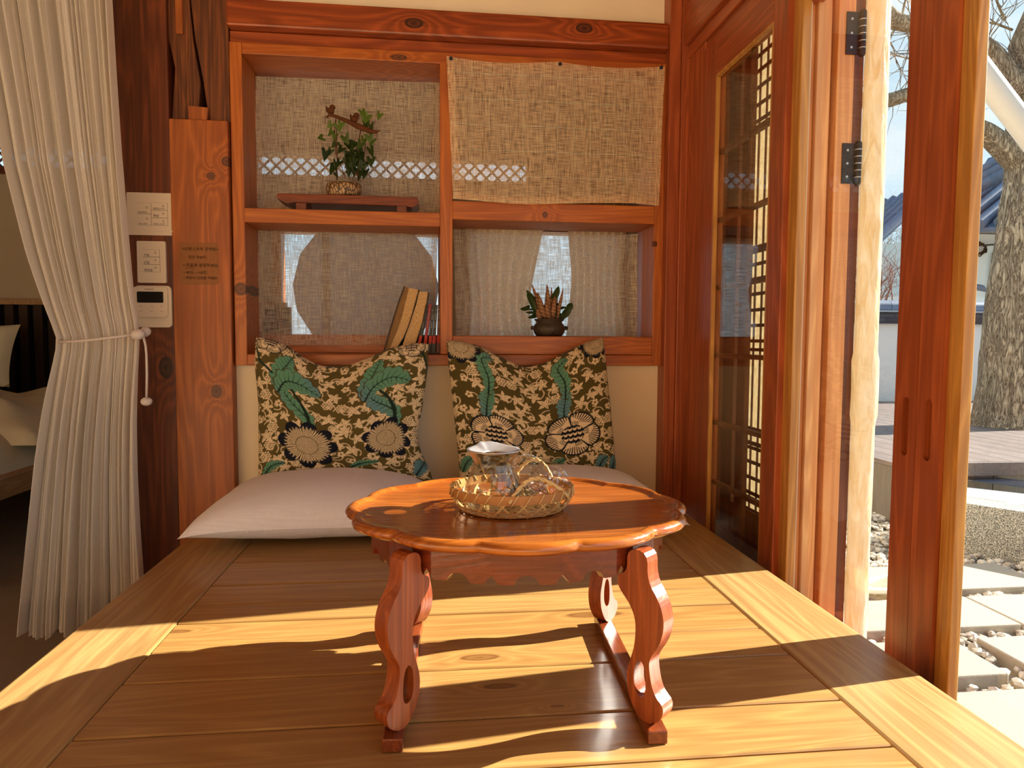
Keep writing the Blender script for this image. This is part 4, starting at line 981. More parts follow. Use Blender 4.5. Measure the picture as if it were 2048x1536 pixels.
pq = P(1098,672,'y',2.205); OX, OZ = pq.x, 0.512
orc = thing('orchid_plant', (OX, 2.205, OZ), 'cane orchid in a dark lugged pot in the lower right cell', 'potted plant')
M_POT = plain('dark grey brown stoneware', c3(66,56,44), 0.45, 0.4, 0.2, 30, 0.3)
MB().lathe([(0.0001,0.0),(0.040,0.0),(0.049,0.012),(0.052,0.024),(0.048,0.037),(0.041,0.044),(0.042,0.048),(0.049,0.053),(0.048,0.056),(0.038,0.051),(0.036,0.045),(0.0001,0.045)], (OX,2.205,OZ), 40, sy=0.85).build('pot', M_POT, orc, smooth=True)
for s_ in (-1, 1):
    m = MB().blob((OX+s_*0.054,2.200,OZ+0.027),(0.008,0.008,0.007),2,jit=0.05); m.build('lug', M_POT, orc, smooth=True)
MB().tube([(OX+0.012,2.158,OZ+0.042),(OX+0.020,2.155,OZ+0.03),(OX+0.016,2.156,OZ+0.014),(OX+0.004,2.157,OZ+0.010)], 0.0012, 6).build('relief', M_POT, orc, smooth=True)
def cane_mat():
    t = NT('banded orchid cane'); tcn = t.n('ShaderNodeTexCoord'); sp = t.n('ShaderNodeSeparateXYZ', {0: tcn.outputs['Object']})
    f = t.math('FRACT', t.math('MULTIPLY', t.math('ADD', sp.outputs[2], t.math('MULTIPLY', sp.outputs[0], 0.3)), 90.0))
    c = t.ramp(f, [(0.0, c3(70,44,30)), (0.2, c3(170,126,92)), (0.85, c3(150,108,76)), (1.0, c3(70,44,30))]); return t.end(t.bsdf(c, 0.6, 0.3))
cm = MB(); y_ = 2.205
def ox(px, py, dy=0): return pxo(px, py, 2.205+dy)
for (a,b_,c_,d_,r0,dy) in ((1090,640,1064,570,5,0),(1086,640,1062,590,6,.01),(1092,640,1075,585,6,-.01),(1096,640,1092,585,5,.005),(1100,640,1094,570,6,0),(1104,640,1103,575,4,.01),(1106,640,1110,592,6,-.005),(1110,640,1114,583,4,.01),(1115,640,1126,577,4,0),(1084,640,1072,615,7,0),(1100,640,1091,600,6,-.01),(1095,640,1104,610,5,.01)):
    A, B_ = ox(a,b_,dy), ox(c_,d_,dy*1.5); cm.tube([A, A.lerp(B_,.35)+Vector((-.002,0,0)), A.lerp(B_,.7), B_], [r0*sc*.6, r0*sc, r0*sc*.7, r0*sc*.2], 8)
cm.build('canes', cane_mat(), orc, smooth=True)
lf = MB()
def strap(a, b_, wd, bend=0.0, dy=0.0):
    A, B_ = ox(*a, dy), ox(*b_, dy*1.6-0.006); d = (B_-A); nn = Vector((-d.z,0,d.x)).normalized(); vs = []
    for i in range(9):
        t_ = i/8; c = A.lerp(B_,t_) + nn*bend*math.sin(PI*t_); w_ = wd*sc*math.sin(PI*(0.12+0.88*t_))**0.7*0.5
        vs += [c-nn*w_, c+Vector((0,0.003,0)), c+nn*w_]
    fs = []
    for i in range(8): fs += [(i*3,i*3+1,i*3+4,i*3+3),(i*3+1,i*3+2,i*3+5,i*3+4)]
    lf.add(vs, fs, 0, 0.12)
for s_ in (((1060,612),(1040,618),9,.004),((1070,622),(1053,587),12,-.004),((1070,600),(1052,580),8,0),((1085,618),(1052,619),5,0),((1080,625),(1050,625),6,0),((1085,624),(1055,636),10,.002),((1104,600),(1118,572),13,-.003),((1110,622),(1136,615),6,.004),((1122,638),(1143,605),15,-.004),((1136,620),(1144,606),14,0),((1118,640),(1132,620),7,0),((1115,612),(1117,606),8,0),((1088,612),(1100,607),6,0),((1096,625),(1088,612),7,0),((1112,630),(1124,628),7,0)):
    strap(*s_, dy=rn.uniform(-.01,.01))
lf.build('leaves', M_IVY, orc)

M_PAGE = None
def page_mat():
    t = NT('book page edges'); tcn = t.n('ShaderNodeTexCoord'); mpx = t.n('ShaderNodeMapping', {0: tcn.outputs['Object'], 'Scale': (900, 20, 120)}).outputs[0]
    n = t.n('ShaderNodeTexNoise', {'Vector': mpx, 'Scale': 1.0, 'Detail': 3.0}).outputs[0]
    c = t.ramp(n, [(0.35, c3(176,134,84)), (0.6, c3(224,186,132))]); return t.end(t.bsdf(c, 0.85, 0.1))
M_PAGE = page_mat()
def wpt(px, py): q = P(px,py,'y',2.165); return (q.x, max(q.z, 0.4545))
def bookprism(name, poly, mat, parent, y0, y1): return MB().prism([wpt(*p) for p in poly], [], lambda a,b: (a,y0,b), lambda a,b: (a,y1,b)).build(name, mat, parent)
M_BKD = plain('dark brown cover', c3(60,40,26), 0.5, 0.3, 0.1); M_BKT = plain('tan inner flap', c3(140,104,62), 0.7, 0.2, 0.15, 60)
b1 = thing('book', (wpt(785,704)[0], 2.22, 0.4545), 'thick paperback leaning leftmost on the shelf, page edges outward, dark cover', 'book')
bookprism('pages', [(782,705),(797,690),(806,676),(815,655),(823,630),(830,605),(837,579),(818,576),(812,600),(804,632),(795,660),(780,696),(776,705)], M_PAGE, b1, 2.168, 2.28)
bookprism('flap', [(769,705),(776,705),(780,696),(795,660),(804,632),(812,600),(818,576),(810,573),(800,600),(790,632),(780,664)], M_BKT, b1, 2.167, 2.28)
bookprism('cover', [(766,705),(769,705),(780,664),(790,632),(800,600),(810,573),(808,571),(798,598),(787,632),(777,664)], M_BKD, b1, 2.164, 2.285)
bookprism('cover', [(782,705),(785,705),(799,690),(808,676),(817,655),(825,630),(832,605),(839,579),(837,579),(830,605),(823,630),(815,655),(806,676),(797,690)], M_BKD, b1, 2.164, 2.285)
b2 = thing('book', (wpt(818,704)[0], 2.22, 0.4545), 'thick paperback leaning beside the leftmost one, page edges outward', 'book')
bookprism('pages', [(800,705),(806,688),(812,668),(822,640),(832,610),(838,583),(856,584),(852,612),(846,640),(838,664),(832,683),(822,705)], M_PAGE, b2, 2.168, 2.28)
bookprism('cover', [(822,705),(824,705),(834,683),(840,664),(848,640),(854,612),(858,583),(856,584),(852,612),(846,640),(838,664),(832,683)], M_BKD, b2, 2.164, 2.285)
M_REDL = plain('red label', c3(186,60,40), 0.5, 0.3); M_GREYT = plain('silver spine print', c3(170,165,150), 0.5, 0.3)
for (tl, tr2, br2, bl2, col, lab) in (((851.5,608),(857,609),(838,705),(832,705),c3(44,44,28),'thin dark green book leaning next to the two thick paperbacks'),
        ((857.5,608),(863.5,608.5),(851,705),(845,705),c3(150,34,40),'thin crimson book standing on the shelf'),
        ((864,610),(869,611),(861.5,705),(855,705),c3(48,46,34),'thin black book just right of the crimson one'),
        ((869.5,609),(875.5,610),(870,705),(863,705),c3(54,52,38),'thin black book just left of the brown one'),
        ((876,608),(881,608),(879.5,705),(873,705),c3(104,54,30),'thin brown book standing rightmost against the upright')):
    b = thing('book', (wpt(*bl2)[0]+0.005, 2.22, 0.4545), lab, 'book', 'thin books on the lower left shelf')
    m_ = plain('spine '+lab[:12], col, 0.4, 0.4)
    bookprism('cover', [bl2, br2, tr2, tl], m_, b, 2.168, 2.26)
    L = lambda a, c, t_: (a[0]+(c[0]-a[0])*t_, a[1]+(c[1]-a[1])*t_)
    bookprism('label', [L(bl2,tl,.19), L(br2,tr2,.19), L(br2,tr2,.35), L(bl2,tl,.35)], M_REDL, b, 2.1672, 2.1679)
    sp_ = MB()
    for k in range(9):
        t0 = 0.52+k*0.045; a, c = L(bl2,tl,t0), L(br2,tr2,t0); a2, c2 = L(bl2,tl,t0+.028), L(br2,tr2,t0+.028)
        pp = [L(a,c,.38),L(a,c,.62),L(a2,c2,.62),L(a2,c2,.38)]
        if k % 4 != 3: sp_.prism([wpt(*p) for p in pp], [], lambda a,b: (a,2.1672,b), lambda a,b: (a,2.1679,b))
    sp_.build('title_print', M_GREYT, b)

# ================================================================== LOW TABLE
TX, TY, TR = 0.122, 0.995, math.radians(-3)
tb_ = thing('low_table', (TX, TY, 0.0), 'small lacquered low table with scalloped rim on the plank platform', 'table')
ct, st_ = math.cos(TR), math.sin(TR)
def tw(x, y, z): return (TX + x*ct - y*st_, TY + x*st_ + y*ct, z)
TA, TB, TZ = 0.249, 0.213, 0.262
def lobe(th): 
    c = abs(math.cos(6*th)); return 1 - 0.052*(1-min(1,(c+0.02)**0.75))
prof = [(0.245,-0.022,1),(0.035,-0.022,1),(0.028,-0.021,1),(0.014,-0.0185,1),(0.010,-0.0155,1),(0.002,-0.0125,1),(0.0,-0.008,1),(0.002,-0.004,1),(0.006,-0.001,1),(0.010,0.0,1),(0.014,-0.0012,1),(0.0165,-0.0042,1),(0.021,-0.0056,1),(0.040,-0.0062,0.7),(0.09,-0.0068,0.2),(0.15,-0.007,0),(0.245,-0.007,0)]
NT_ = 288; tp = MB(); vs = []
for d, dz, lk in prof:
    for k in range(NT_):
        th_ = 2*PI*k/NT_; l = 1 + (lobe(th_)-1)*lk
        if d > 0.2: a, b_ = 0.0004, 0.0004
        else: a, b_ = (TA-d)*l, (TB-d)*l
        vs.append(tw(a*math.cos(th_), b_*math.sin(th_), TZ+dz))
fs = [(i*NT_+k, i*NT_+(k+1)%NT_, (i+1)*NT_+(k+1)%NT_, (i+1)*NT_+k) for i in range(len(prof)-1) for k in range(NT_)]
tp.add(vs, fs).build('tabletop', M_TABX, tb_, auto=60)
# apron with cut scallops
ap = MB(); N_ = 480; AA, AB = 0.212, 0.178; vs = []
def facet(th, n=16):
    s_ = 2*PI/n; a0 = math.floor(th/s_)*s_; u = (th-a0)/s_; p0 = (math.cos(a0), math.sin(a0)); p1 = (math.cos(a0+s_), math.sin(a0+s_))
    return (p0[0]+(p1[0]-p0[0])*u, p0[1]+(p1[1]-p0[1])*u)
per = 2*PI/30
for r_in in (0, 1):
    for lvl in range(6):
        for k in range(N_):
            th_ = 2*PI*k/N_; fx, fy = facet(th_ + 0.2); c0, s0 = math.cos(-0.2), math.sin(-0.2); fx, fy = fx*c0-fy*s0, fx*s0+fy*c0
            ph = (th_/per) % 2; u = ph % 1
            if ph < 1: cut = 0.0115*math.sqrt(max(0, 1-((u-0.5)/0.34)**2)) if abs(u-0.5) < 0.34 else 0
            else: cut = max(0, 0.012*(1-abs(u-0.5)/0.24))
            zb = 0.2005 + cut; zt = 0.241; z = zb + (zt-zb)*lvl/5; q = 0.012*r_in
            vs.append(tw((AA-q)*fx, (AB-q)*fy, z))
fs = []
for r_in in (0,1):
    o_ = r_in*6*N_
    for l in range(5):
        for k in range(N_): fs.append((o_+l*N_+k, o_+l*N_+(k+1)%N_, o_+(l+1)*N_+(k+1)%N_, o_+(l+1)*N_+k))
for k in range(N_): fs.append((k, (k+1)%N_, 6*N_+(k+1)%N_, 6*N_+k))
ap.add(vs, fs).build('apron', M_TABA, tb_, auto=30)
outer = [(-0.003,0.236),(-0.003,0.2),(0.0136,0.178),(0.0205,0.159),(0.021,0.142),(0.0155,0.122),(0.004,0.104),(0.001,0.095),(0.003,0.078),(0.007,0.063),(0.012,0.054),(0.022,0.046),(0.0225,0.036),(0.018,0.026),(0.010,0.020),(0.001,0.016)]
inner = [(-0.010,0.019),(-0.018,0.028),(-0.026,0.042),(-0.030,0.056),(-0.031,0.074),(-0.026,0.092),(-0.021,0.108),(-0.0185,0.13),(-0.020,0.148),(-0.028,0.164),(-0.040,0.176),(-0.047,0.186),(-0.047,0.20),(-0.033,0.204),(-0.033,0.236)]
def smooth_poly(L, it=2):
    for _ in range(it):
        o = []
        for i in range(len(L)):
            a, b_ = L[i], L[(i+1)%len(L)]; o += [(a[0]*.75+b_[0]*.25, a[1]*.75+b_[1]*.25), (a[0]*.25+b_[0]*.75, a[1]*.25+b_[1]*.75)]
        L = o
    return L
legp = smooth_poly(outer + inner)
slot = smooth_poly([(-0.015,0.095),(-0.0085,0.094),(-0.0045,0.084),(-0.003,0.066),(-0.004,0.050),(-0.010,0.046),(-0.016,0.050),(-0.0205,0.062),(-0.020,0.082)], 2)
FXX, FYY = 0.163, 0.158
for sxx, syy in ((-1,-1),(1,-1),(-1,1),(1,1)):
    ux, uy = sxx/math.sqrt(2), syy/math.sqrt(2); nx, ny = -uy, ux; hw = 0.0125
    def mp_(s, z, w_, ux=ux, uy=uy, nx=nx, ny=ny, sxx=sxx, syy=syy): return tw(sxx*FXX + ux*s + nx*w_, syy*FYY + uy*s + ny*w_, z)
    MB().prism(legp, [slot[::-1]], lambda a,b: mp_(a,b,-hw), lambda a,b: mp_(a,b,hw)).build('leg', M_TABZ, tb_, bevel=0.0022)
for sxx in (-1, 1):
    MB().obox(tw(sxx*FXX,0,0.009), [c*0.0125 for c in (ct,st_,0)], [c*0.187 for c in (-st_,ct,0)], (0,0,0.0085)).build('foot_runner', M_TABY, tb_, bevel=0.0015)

# ================================================================== BASKET, PITCHER, CUPS
BZ = TZ - 0.0068
bl_, br_ = P(897,990,'z',BZ+0.036), P(1147,985,'z',BZ+0.036)
bc = Vector((0.1125, 0.987, BZ)); BR = 0.0890
M_BAM = plain('golden bamboo strip', c3(226,188,124), 0.45, 0.4, 0.15, 60, 0.1)
M_BAMD = plain('shaded brown bamboo rim', c3(186,128,70), 0.45, 0.4, 0.15, 60, 0.1)  # brown bamboo, darkened further for the shade on the rim
bk_ = thing('bamboo_basket', tuple(bc), 'round open-weave bamboo basket tray on the low table', 'basket')
def bp(r, q, z): return Vector((bc.x + r*math.cos(q), bc.y + r*math.sin(q)*0.90, BZ+z*0.88))
def strip(mb, pts, wvec, t=0.0006):
    """flat ribbon through points; wvec gives the half-width vectors"""
    vs = []
    for p, w_ in zip(pts, wvec): vs += [p-w_, p+w_]
    mb.add(vs, [(2*i,2*i+1,2*i+3,2*i+2) for i in range(len(pts)-1)])
rim = MB(); n = 96
for k, (r, z0, z1) in enumerate(((BR,0.026,0.040),(BR-0.003,0.026,0.040))):
    rim.grid(lambda u, v, r=r, z0=z0, z1=z1: tuple(bp(r, 2*PI*u, z0+(z1-z0)*v)), n, 1, closeu=True)
rim.grid(lambda u, v: tuple(bp(BR-0.003*v, 2*PI*u, 0.040)), n, 1, closeu=True); rim.grid(lambda u, v: tuple(bp(BR-0.003*v, 2*PI*u, 0.026)), n, 1, closeu=True)
rim.build('rim_band', M_BAMD, bk_, auto=40)
wr_ = MB()
for k in range(30):
    q = 2*PI*k/30
    loop = [bp(BR+0.0009,q,0.0255), bp(BR+0.0009,q+0.05,0.033), bp(BR+0.0007,q+0.10,0.0405), bp(BR-0.0035,q+0.11,0.0408), bp(BR-0.0040,q+0.06,0.033)]
    wr_.tube(loop, 0.0011, 5, flat=1.0)
wr_.build('rim_lashing', M_BAM, bk_, smooth=True)
sd_ = MB()
for k in range(19):
    for s_ in (1,-1):
        q = 2*PI*k/19; pts = []; wv = []
        for i in range(9):
            t_ = i/8; r = BR-0.0015*1 - 0.016*(1-t_)**2.2; qq = q + s_*0.26*(t_-0.1); off = 0.0008*s_
            pts.append(bp(r+off, qq, 0.0015+0.028*t_)); wv.append(Vector((-math.sin(qq), math.cos(qq), 0.25*s_))*0.0025)
        strip(sd_, pts, wv)
sd_.build('side_weave', M_BAM, bk_, solid=0.0007)
hp = MB()
for r_, z_ in ((BR-0.0075,0.012),(BR-0.0145,0.0035)): hp.tube([bp(r_, 2*PI*k/72, z_) for k in range(72)], 0.0016, 6, closed=True, flat=0.6)
hp.build('hoop', M_BAMD, bk_, smooth=True)
bs = MB(); rad = BR-0.0185
for s_ in range(3):
    for k in range(-5,6):
        o_ = k*0.0145; hl = math.sqrt(max(0,rad*rad-o_*o_)); a = s_*PI/3
        if hl < 0.01: continue
        d = Vector((math.cos(a),math.sin(a)*0.94,0)); nn = Vector((-math.sin(a),math.cos(a)*0.94,0)); z = BZ+0.0022+0.0007*s_
        c = Vector((bc.x,bc.y,z)) + nn*o_
        strip(bs, [c-d*hl, c, c+d*hl], [nn*0.0045]*3)
bs.build('base_weave', M_BAM, bk_, solid=0.0006)
def handle(qa, qb, lift, lean):
    m = MB(); n = 40
    for s_ in (0,1):
        pts = []
        for i in range(n+1):
            t_ = i/n; a = bp(BR+0.002, qa, 0.03); b_ = bp(BR+0.002, qb, 0.03); p = a.lerp(b_, t_); h_ = math.sin(PI*t_)**0.8
            p = p + Vector((0,0,lift*h_)) + (p-bc).normalized()*lean*h_
            tw_ = t_*26 + s_*PI; pts.append(p + Vector((0,math.cos(tw_),math.sin(tw_)))*0.0017)
        m.tube(pts, 0.0022, 6)
    return m.build('handle', M_BAM, bk_, smooth=True)
handle(math.radians(-98), math.radians(-36), 0.032, -0.012)
handle(math.radians(82), math.radians(40), 0.030, 0.006)

M_GL2 = thin_glass('clear pitcher glass', (0.96,0.965,0.93), 0.07, 1.0)
M_GLH = thin_glass('hammered cup glass', (0.95,0.95,0.93), 0.10, 0.9, 0.03, 150)
q = P(985,1003,'z',BZ+0.004); pc_ = Vector((0.0865, 0.997, BZ+0.0045))
pt = thing('glass_pitcher', tuple(pc_), 'glass tea pitcher with steel lid standing in the bamboo basket', 'pitcher')
body = [(0.0001,0.0),(0.036,0.0),(0.041,0.003),(0.0435,0.010),(0.0435,0.020),(0.0405,0.034),(0.0350,0.048),(0.0300,0.058),(0.0280,0.063),(0.0290,0.069),(0.0335,0.077),(0.0375,0.083),(0.0385,0.086)]
body = [(r, z*0.93) for r, z in body]
MB().lathe(body, pc_, 48).lathe([(max(0.0001,r-0.0018),z+0.0015) for r,z in body[:-1]], pc_, 48).build('body', M_GL2, pt, smooth=True)
MB().lathe([(0.0385,0.0795),(0.0395,0.0805),(0.0385,0.0818),(0.037,0.0808),(0.0385,0.0795)], pc_, 48).build('lip', M_CREAMG if 'M_CREAMG' in globals() else M_STEEL, pt, smooth=True)
fn = [(0.0368,0.0810),(0.033,0.076),(0.025,0.069),(0.019,0.058),(0.016,0.047),(0.0001,0.044)]
MB().lathe(fn, pc_, 40).build('infuser', M_GL2, pt, smooth=True)
ld = MB(); 
ld.grid(lambda u, v: (pc_.x + (0.0374*(1-0.55*v))*math.cos(2*PI*u), pc_.y + (0.0374*(1-0.55*v))*math.sin(2*PI*u), pc_.z + 0.0815 - 0.007*v + (0.0055*math.exp(-((u-0.27)/0.085)**2) + 0.003*math.exp(-((u-0.33)/0.02)**2))*(1-v)), 64, 8, closeu=True)
ld.build('lid', M_STEEL, pt, smooth=True, solid=0.0008)
hx = MB(); hd0 = Vector((pc_.x-0.004, pc_.y-0.030, pc_.z))
hx.tube([hd0+Vector((0,0.000,0.062)), hd0+Vector((0.0,-0.018,0.066)), hd0+Vector((0,-0.028,0.060)), hd0+Vector((0,-0.030,0.045)), hd0+Vector((0,-0.029,0.030)), hd0+Vector((0,-0.024,0.016)), hd0+Vector((0,-0.011,0.012))], 0.0050, 12)
hx.build('handle', M_GL2, pt, smooth=True)
for i, (cx_, cy_2, rot, lab) in enumerate(((0.132,1.013,(0.9,0.0,0.5),'hammered glass cup lying tilted in the basket nearest the pitcher'),(0.154,0.974,(1.25,0.0,2.2),'hammered glass cup lying on its side at the right of the basket'))):
    c = Vector((cx_, cy_2, BZ+0.034)); cpo = thing('glass_cup', (cx_,cy_2,BZ+0.005), lab, 'cup')
    m = MB(); pr_ = [(0.0001,-0.026),(0.016,-0.026),(0.020,-0.022),(0.026,0.0),(0.031,0.026),(0.0318,0.027),(0.0305,0.026),(0.0245,0.0),(0.018,-0.019),(0.0001,-0.021)]
    m.lathe(pr_, (0,0,0), 36); R_ = (Matrix.Rotation(rot[2],3,'Z') @ Matrix.Rotation(rot[0],3,'X')); m.v = [tuple(c + R_ @ Vector(v)) for v in m.v]
    m.build('cup_wall', M_GLH, cpo, smooth=True)
# ================================================================== OUTSIDE
GZ = -0.45
M_GRAV = plain('gravel ground', c3(150,140,126), 0.95, 0.1, 0.35, 55, 0.8, bscale=90)
MB().box(0.9, 60, -12, 60, GZ-0.3, GZ-0.03).box(-40, 0.9, 4.8, 60, GZ-0.3, GZ-0.03).build('ground', M_GRAV, kind='structure')
M_PAVE = plain('cream granite paver', c3(164,158,146), 0.9, 0.15, 0.07, 130, 0.4, bscale=160)
rn = random.Random(9); pv = []
rows = [(0.95,1.655),(1.735,1.965),(2.045,2.30),(2.37,2.645),(2.735,2.985),(3.06,3.34),(3.42,3.70)]
for i, (ya, yb) in enumerate(rows):
    for j, (xa, xb) in enumerate(((0.98,1.625),(1.715,2.38),(2.46,3.1))):
        if (j == 1 and yb > 2.9) or (j == 2 and yb > 2.4): continue
        if i == 0 and j > 0: xa, xb = (1.66,2.7) if j == 1 else (2.72,3.4)
        if i == 0 and j == 0: xb = 1.655
        if i == 2 and j == 0: xa, xb = 0.98, 1.95
        if i == 2 and j == 1: xa, xb = 1.955, 2.7
        if i == 2 and j == 2: continue
        lab = 'cream granite paver, row %s from the house door, %s column' % (('first','second','third','fourth','fifth','sixth','seventh')[i], ('inner','middle','outer')[j])
        o = MB().box(xa, xb, ya, yb, GZ-0.05, GZ+0.012).build('stone_paver', M_PAVE, bevel=0.005, loc=((xa+xb)/2,(ya+yb)/2,GZ-0.05))
        tag(o, lab, 'paver', 'stepping pavers in the gravel'); pv.append((xa,xb,ya,yb))
# pebbles in the gaps
tm = bmesh.new(); bmesh.ops.create_icosphere(tm, subdivisions=1, radius=1); TV = np.array([v.co[:] for v in tm.verts]); TF = np.array([[v.index for v in f.verts] for f in tm.faces]); tm.free()
rg = np.random.default_rng(4); VV = []; FF = []; PI_ = []; cnt = 0
while cnt < 4200:
    x, y = rg.uniform(0.93, 3.3), rg.uniform(1.3, 3.9)
    if any(a-0.004 < x < b+0.004 and c-0.004 < y < d+0.004 for a,b,c,d in pv): continue
    if x > 2.0 and y > 1.6 + 3.1*(3.3-x): pass
    s_ = rg.uniform(0.009, 0.022); sc3 = s_*np.array([rg.uniform(.8,1.3), rg.uniform(.8,1.2), rg.uniform(.5,.8)])
    a = rg.uniform(0, 6.28); V = TV*(1+rg.uniform(-.14,.14,(len(TV),1)))*sc3; ca, sa = math.cos(a), math.sin(a)
    V = np.stack([V[:,0]*ca-V[:,1]*sa, V[:,0]*sa+V[:,1]*ca, V[:,2]], 1) + np.array([x, y, GZ-0.022+rg.uniform(0,0.014)])
    VV.append(V); FF.append(TF + cnt*len(TV)); PI_ += [rg.uniform(0,1)]*len(TF); cnt += 1
mbg = MB(); mbg.v = [tuple(v) for v in np.concatenate(VV)]; mbg.f = [list(map(int,f)) for f in np.concatenate(FF)]; mbg.mi = [0]*len(mbg.f); mbg.pid = PI_
tpm = NT('pale pebbles'); at_ = tpm.n('ShaderNodeAttribute', attribute_name='pid'); M_PEB = tpm.end(tpm.bsdf(tpm.ramp(at_.outputs['Fac'], [(0.0, c3(140,130,116)), (0.4, c3(186,176,162)), (1.0, c3(216,210,200))]), 0.85, 0.2))
tag(mbg.build('pebbles', M_PEB, loc=(2,2.5,GZ)), 'pale loose pebbles filling the gaps between the pavers', 'pebbles', kind='stuff')

# granite pool edge
g0, g1 = P(1912,1096,'z',GZ), P(2048,1122,'z',GZ); gd = (g1-g0).normalized(); GH = 0.215
gn = Vector((-gd.y, gd.x, 0)); gn = gn if gn.y > 0 else -gn
t = NT('speckled granite'); tcn = t.n('ShaderNodeTexCoord'); n_ = t.n('ShaderNodeTexNoise', {'Vector': tcn.outputs['Object'], 'Scale': 260.0, 'Detail': 3.0}).outputs[0]
M_GRAN = t.end(t.bsdf(t.ramp(n_, [(0.40, c3(66,72,70)), (0.5, c3(142,144,138)), (0.6, c3(216,214,204))]), 0.6, 0.3))
A = g0 - gd*0.15; B_ = g1 + gd*0.6
pool = thing('granite_pool', tuple(g0), 'low speckled granite pool edge in front of the outdoor deck', 'planter')
def fp(p, z): return (p.x, p.y, z)
m = MB(); quad = [A, B_, B_+gn*0.16, A+gn*0.16]
m.add([fp(p,GZ-0.05) for p in quad]+[fp(p,GZ+GH) for p in quad], [(0,3,2,1),(4,5,6,7),(0,1,5,4),(1,2,6,5),(2,3,7,6),(3,0,4,7)]); m.build('front_curb', M_GRAN, pool, bevel=0.004)
M_TILE = plain('pale blue grey tile', c3(150,158,162), 0.5, 0.4, 0.1, 30)
C_ = [A+gn*0.16, B_+gn*0.16, B_+gn*0.62, A+gn*0.45]
m = MB(); m.add([fp(p,GZ-0.05) for p in C_]+[fp(p,GZ+GH-0.01) for p in C_], [(0,3,2,1),(4,5,6,7),(0,1,5,4),(1,2,6,5),(2,3,7,6),(3,0,4,7)]); m.build('tiled_top', M_TILE, pool)
M_TILW = plain('light tile', c3(232,232,222), 0.5, 0.4, 0.05, 30)
for k in range(5):
    c = A + gn*0.26 + gd*(0.2+0.24*k); MB().obox((c.x,c.y,GZ+GH-0.009), gd*0.09, gn*0.05, (0,0,0.002)).build('light_tile', M_TILW, pool)
c = P(2046,972,'z',GZ+GH); MB().obox((c.x+0.12,c.y+0.03,GZ+GH-0.008), gd*0.32, gn*0.10, (0,0,0.0025)).build('water', plain('dark pool water', c3(36,46,60), 0.05, 0.6), pool)

# outdoor deck
M_ODK = wood('grey brown composite deck', c3(92,78,72), c3(128,112,104), c3(146,130,122), 'Y', 1.0, 0.55, 0.0, 0.0, 0.4)
M_ODS = wood('taupe deck skirting', c3(96,86,74), c3(120,110,96), c3(132,122,108), 'Z', 1.0, 0.6, 0.0, 0.0, 0.3)
od = thing('outdoor_deck', (4.5, 5.2, GZ), 'raised grey brown outdoor deck around the tree', 'deck')
m = MB(); x_ = 2.46; i = 0
while x_ < 9.0:
    if x_ < 5.2 or True:
        m.box(x_+0.002, x_+0.138, 3.43, 7.03, -0.175, -0.15, 0, 1+i*1.7)
    x_ += 0.14; i += 1
m.build('deck_boards', M_ODK, od, bevel=0.0015)
MB().box(2.452, 9.0, 3.405, 3.43, -0.225, -0.152).build('edge_fascia', M_ODK, od, bevel=0.002)
m = MB(); y_ = 3.44; i = 0
while y_ < 7.0: m.box(2.462, 2.478, y_+0.003, y_+0.197, GZ-0.04, -0.176, 0, 1+i*2.1); y_ += 0.2; i += 1
x_ = 2.46
while x_ < 8.8: m.box(x_+0.003, x_+0.197, 3.44, 3.456, GZ-0.04, -0.226, 0, 1+i*2.1); x_ += 0.2; i += 1
m.build('skirting', M_ODS, od)

# tree
def bark():
    t = NT('ridged grey brown bark'); tcn = t.n('ShaderNodeTexCoord')
    mpx = t.n('ShaderNodeMapping', {0: tcn.outputs['Object'], 'Scale': (17, 17, 3.2)}).outputs[0]
    n0 = t.n('ShaderNodeTexNoise', {'Vector': mpx, 'Scale': 1.6, 'Detail': 4.0, 'Distortion': 1.6, 'Roughness': 0.6}).outputs[0]
    rg_ = t.math('MULTIPLY', t.math('ABSOLUTE', t.math('SUBTRACT', n0, 0.5)), 7.0, clamp=True)
    n = t.n('ShaderNodeTexNoise', {'Vector': mpx, 'Scale': 7.0, 'Detail': 6.0}).outputs[0]
    h = t.math('ADD', t.math('MULTIPLY', rg_, 0.6), t.math('MULTIPLY', n, 0.6))
    c = t.ramp(h, [(0.28, c3(96,82,66)), (0.5, c3(168,150,126)), (0.85, c3(204,186,158))])
    return t.end(t.bsdf(c, 0.95, 0.05, bump=h, bstr=0.9, bdist=0.02))
M_BARK = bark()
tr = thing('tree', (4.47, 4.9, -0.15), 'bare tree with ridged grey bark rising through the outdoor deck', 'tree')
Yt = 4.9
def tpx(px, py, dy=0): q = P(px,py,'y',Yt+dy); return q
trk = MB()
cen = [(4.47,-0.149,0.275),(4.47,-0.05,0.245),(4.49,0.3,0.232),(4.50,0.83,0.215),(4.53,1.3,0.195),(4.56,1.75,0.185),(4.58,2.05,0.20),(4.60,2.35,0.21),(4.62,2.7,0.23)]
def tf(u, v):
    k = v*(len(cen)-1); i = min(int(k), len(cen)-2); t_ = k-i
    c = [cen[i][j]+(cen[i+1][j]-cen[i][j])*t_ for j in range(3)]; q = 2*PI*u
    r = c[2]*(1+0.05*mnoise.noise(Vector((math.cos(q)*2,math.sin(q)*2,c[1]*2)))+0.035*mnoise.noise(Vector((math.cos(q)*7,math.sin(q)*7,c[1]*4))))
    return (c[0]+r*math.cos(q), Yt+r*math.sin(q), c[1])
trk.grid(tf, 64, 90, closeu=True)
trk.tube([(4.62,4.9,2.5),(4.55,4.9,2.75),(4.70,4.9,3.2),(4.9,4.95,4.0)], [0.2,0.19,0.15,0.10], 20)
trk.build('trunk', M_BARK, tr, smooth=True)
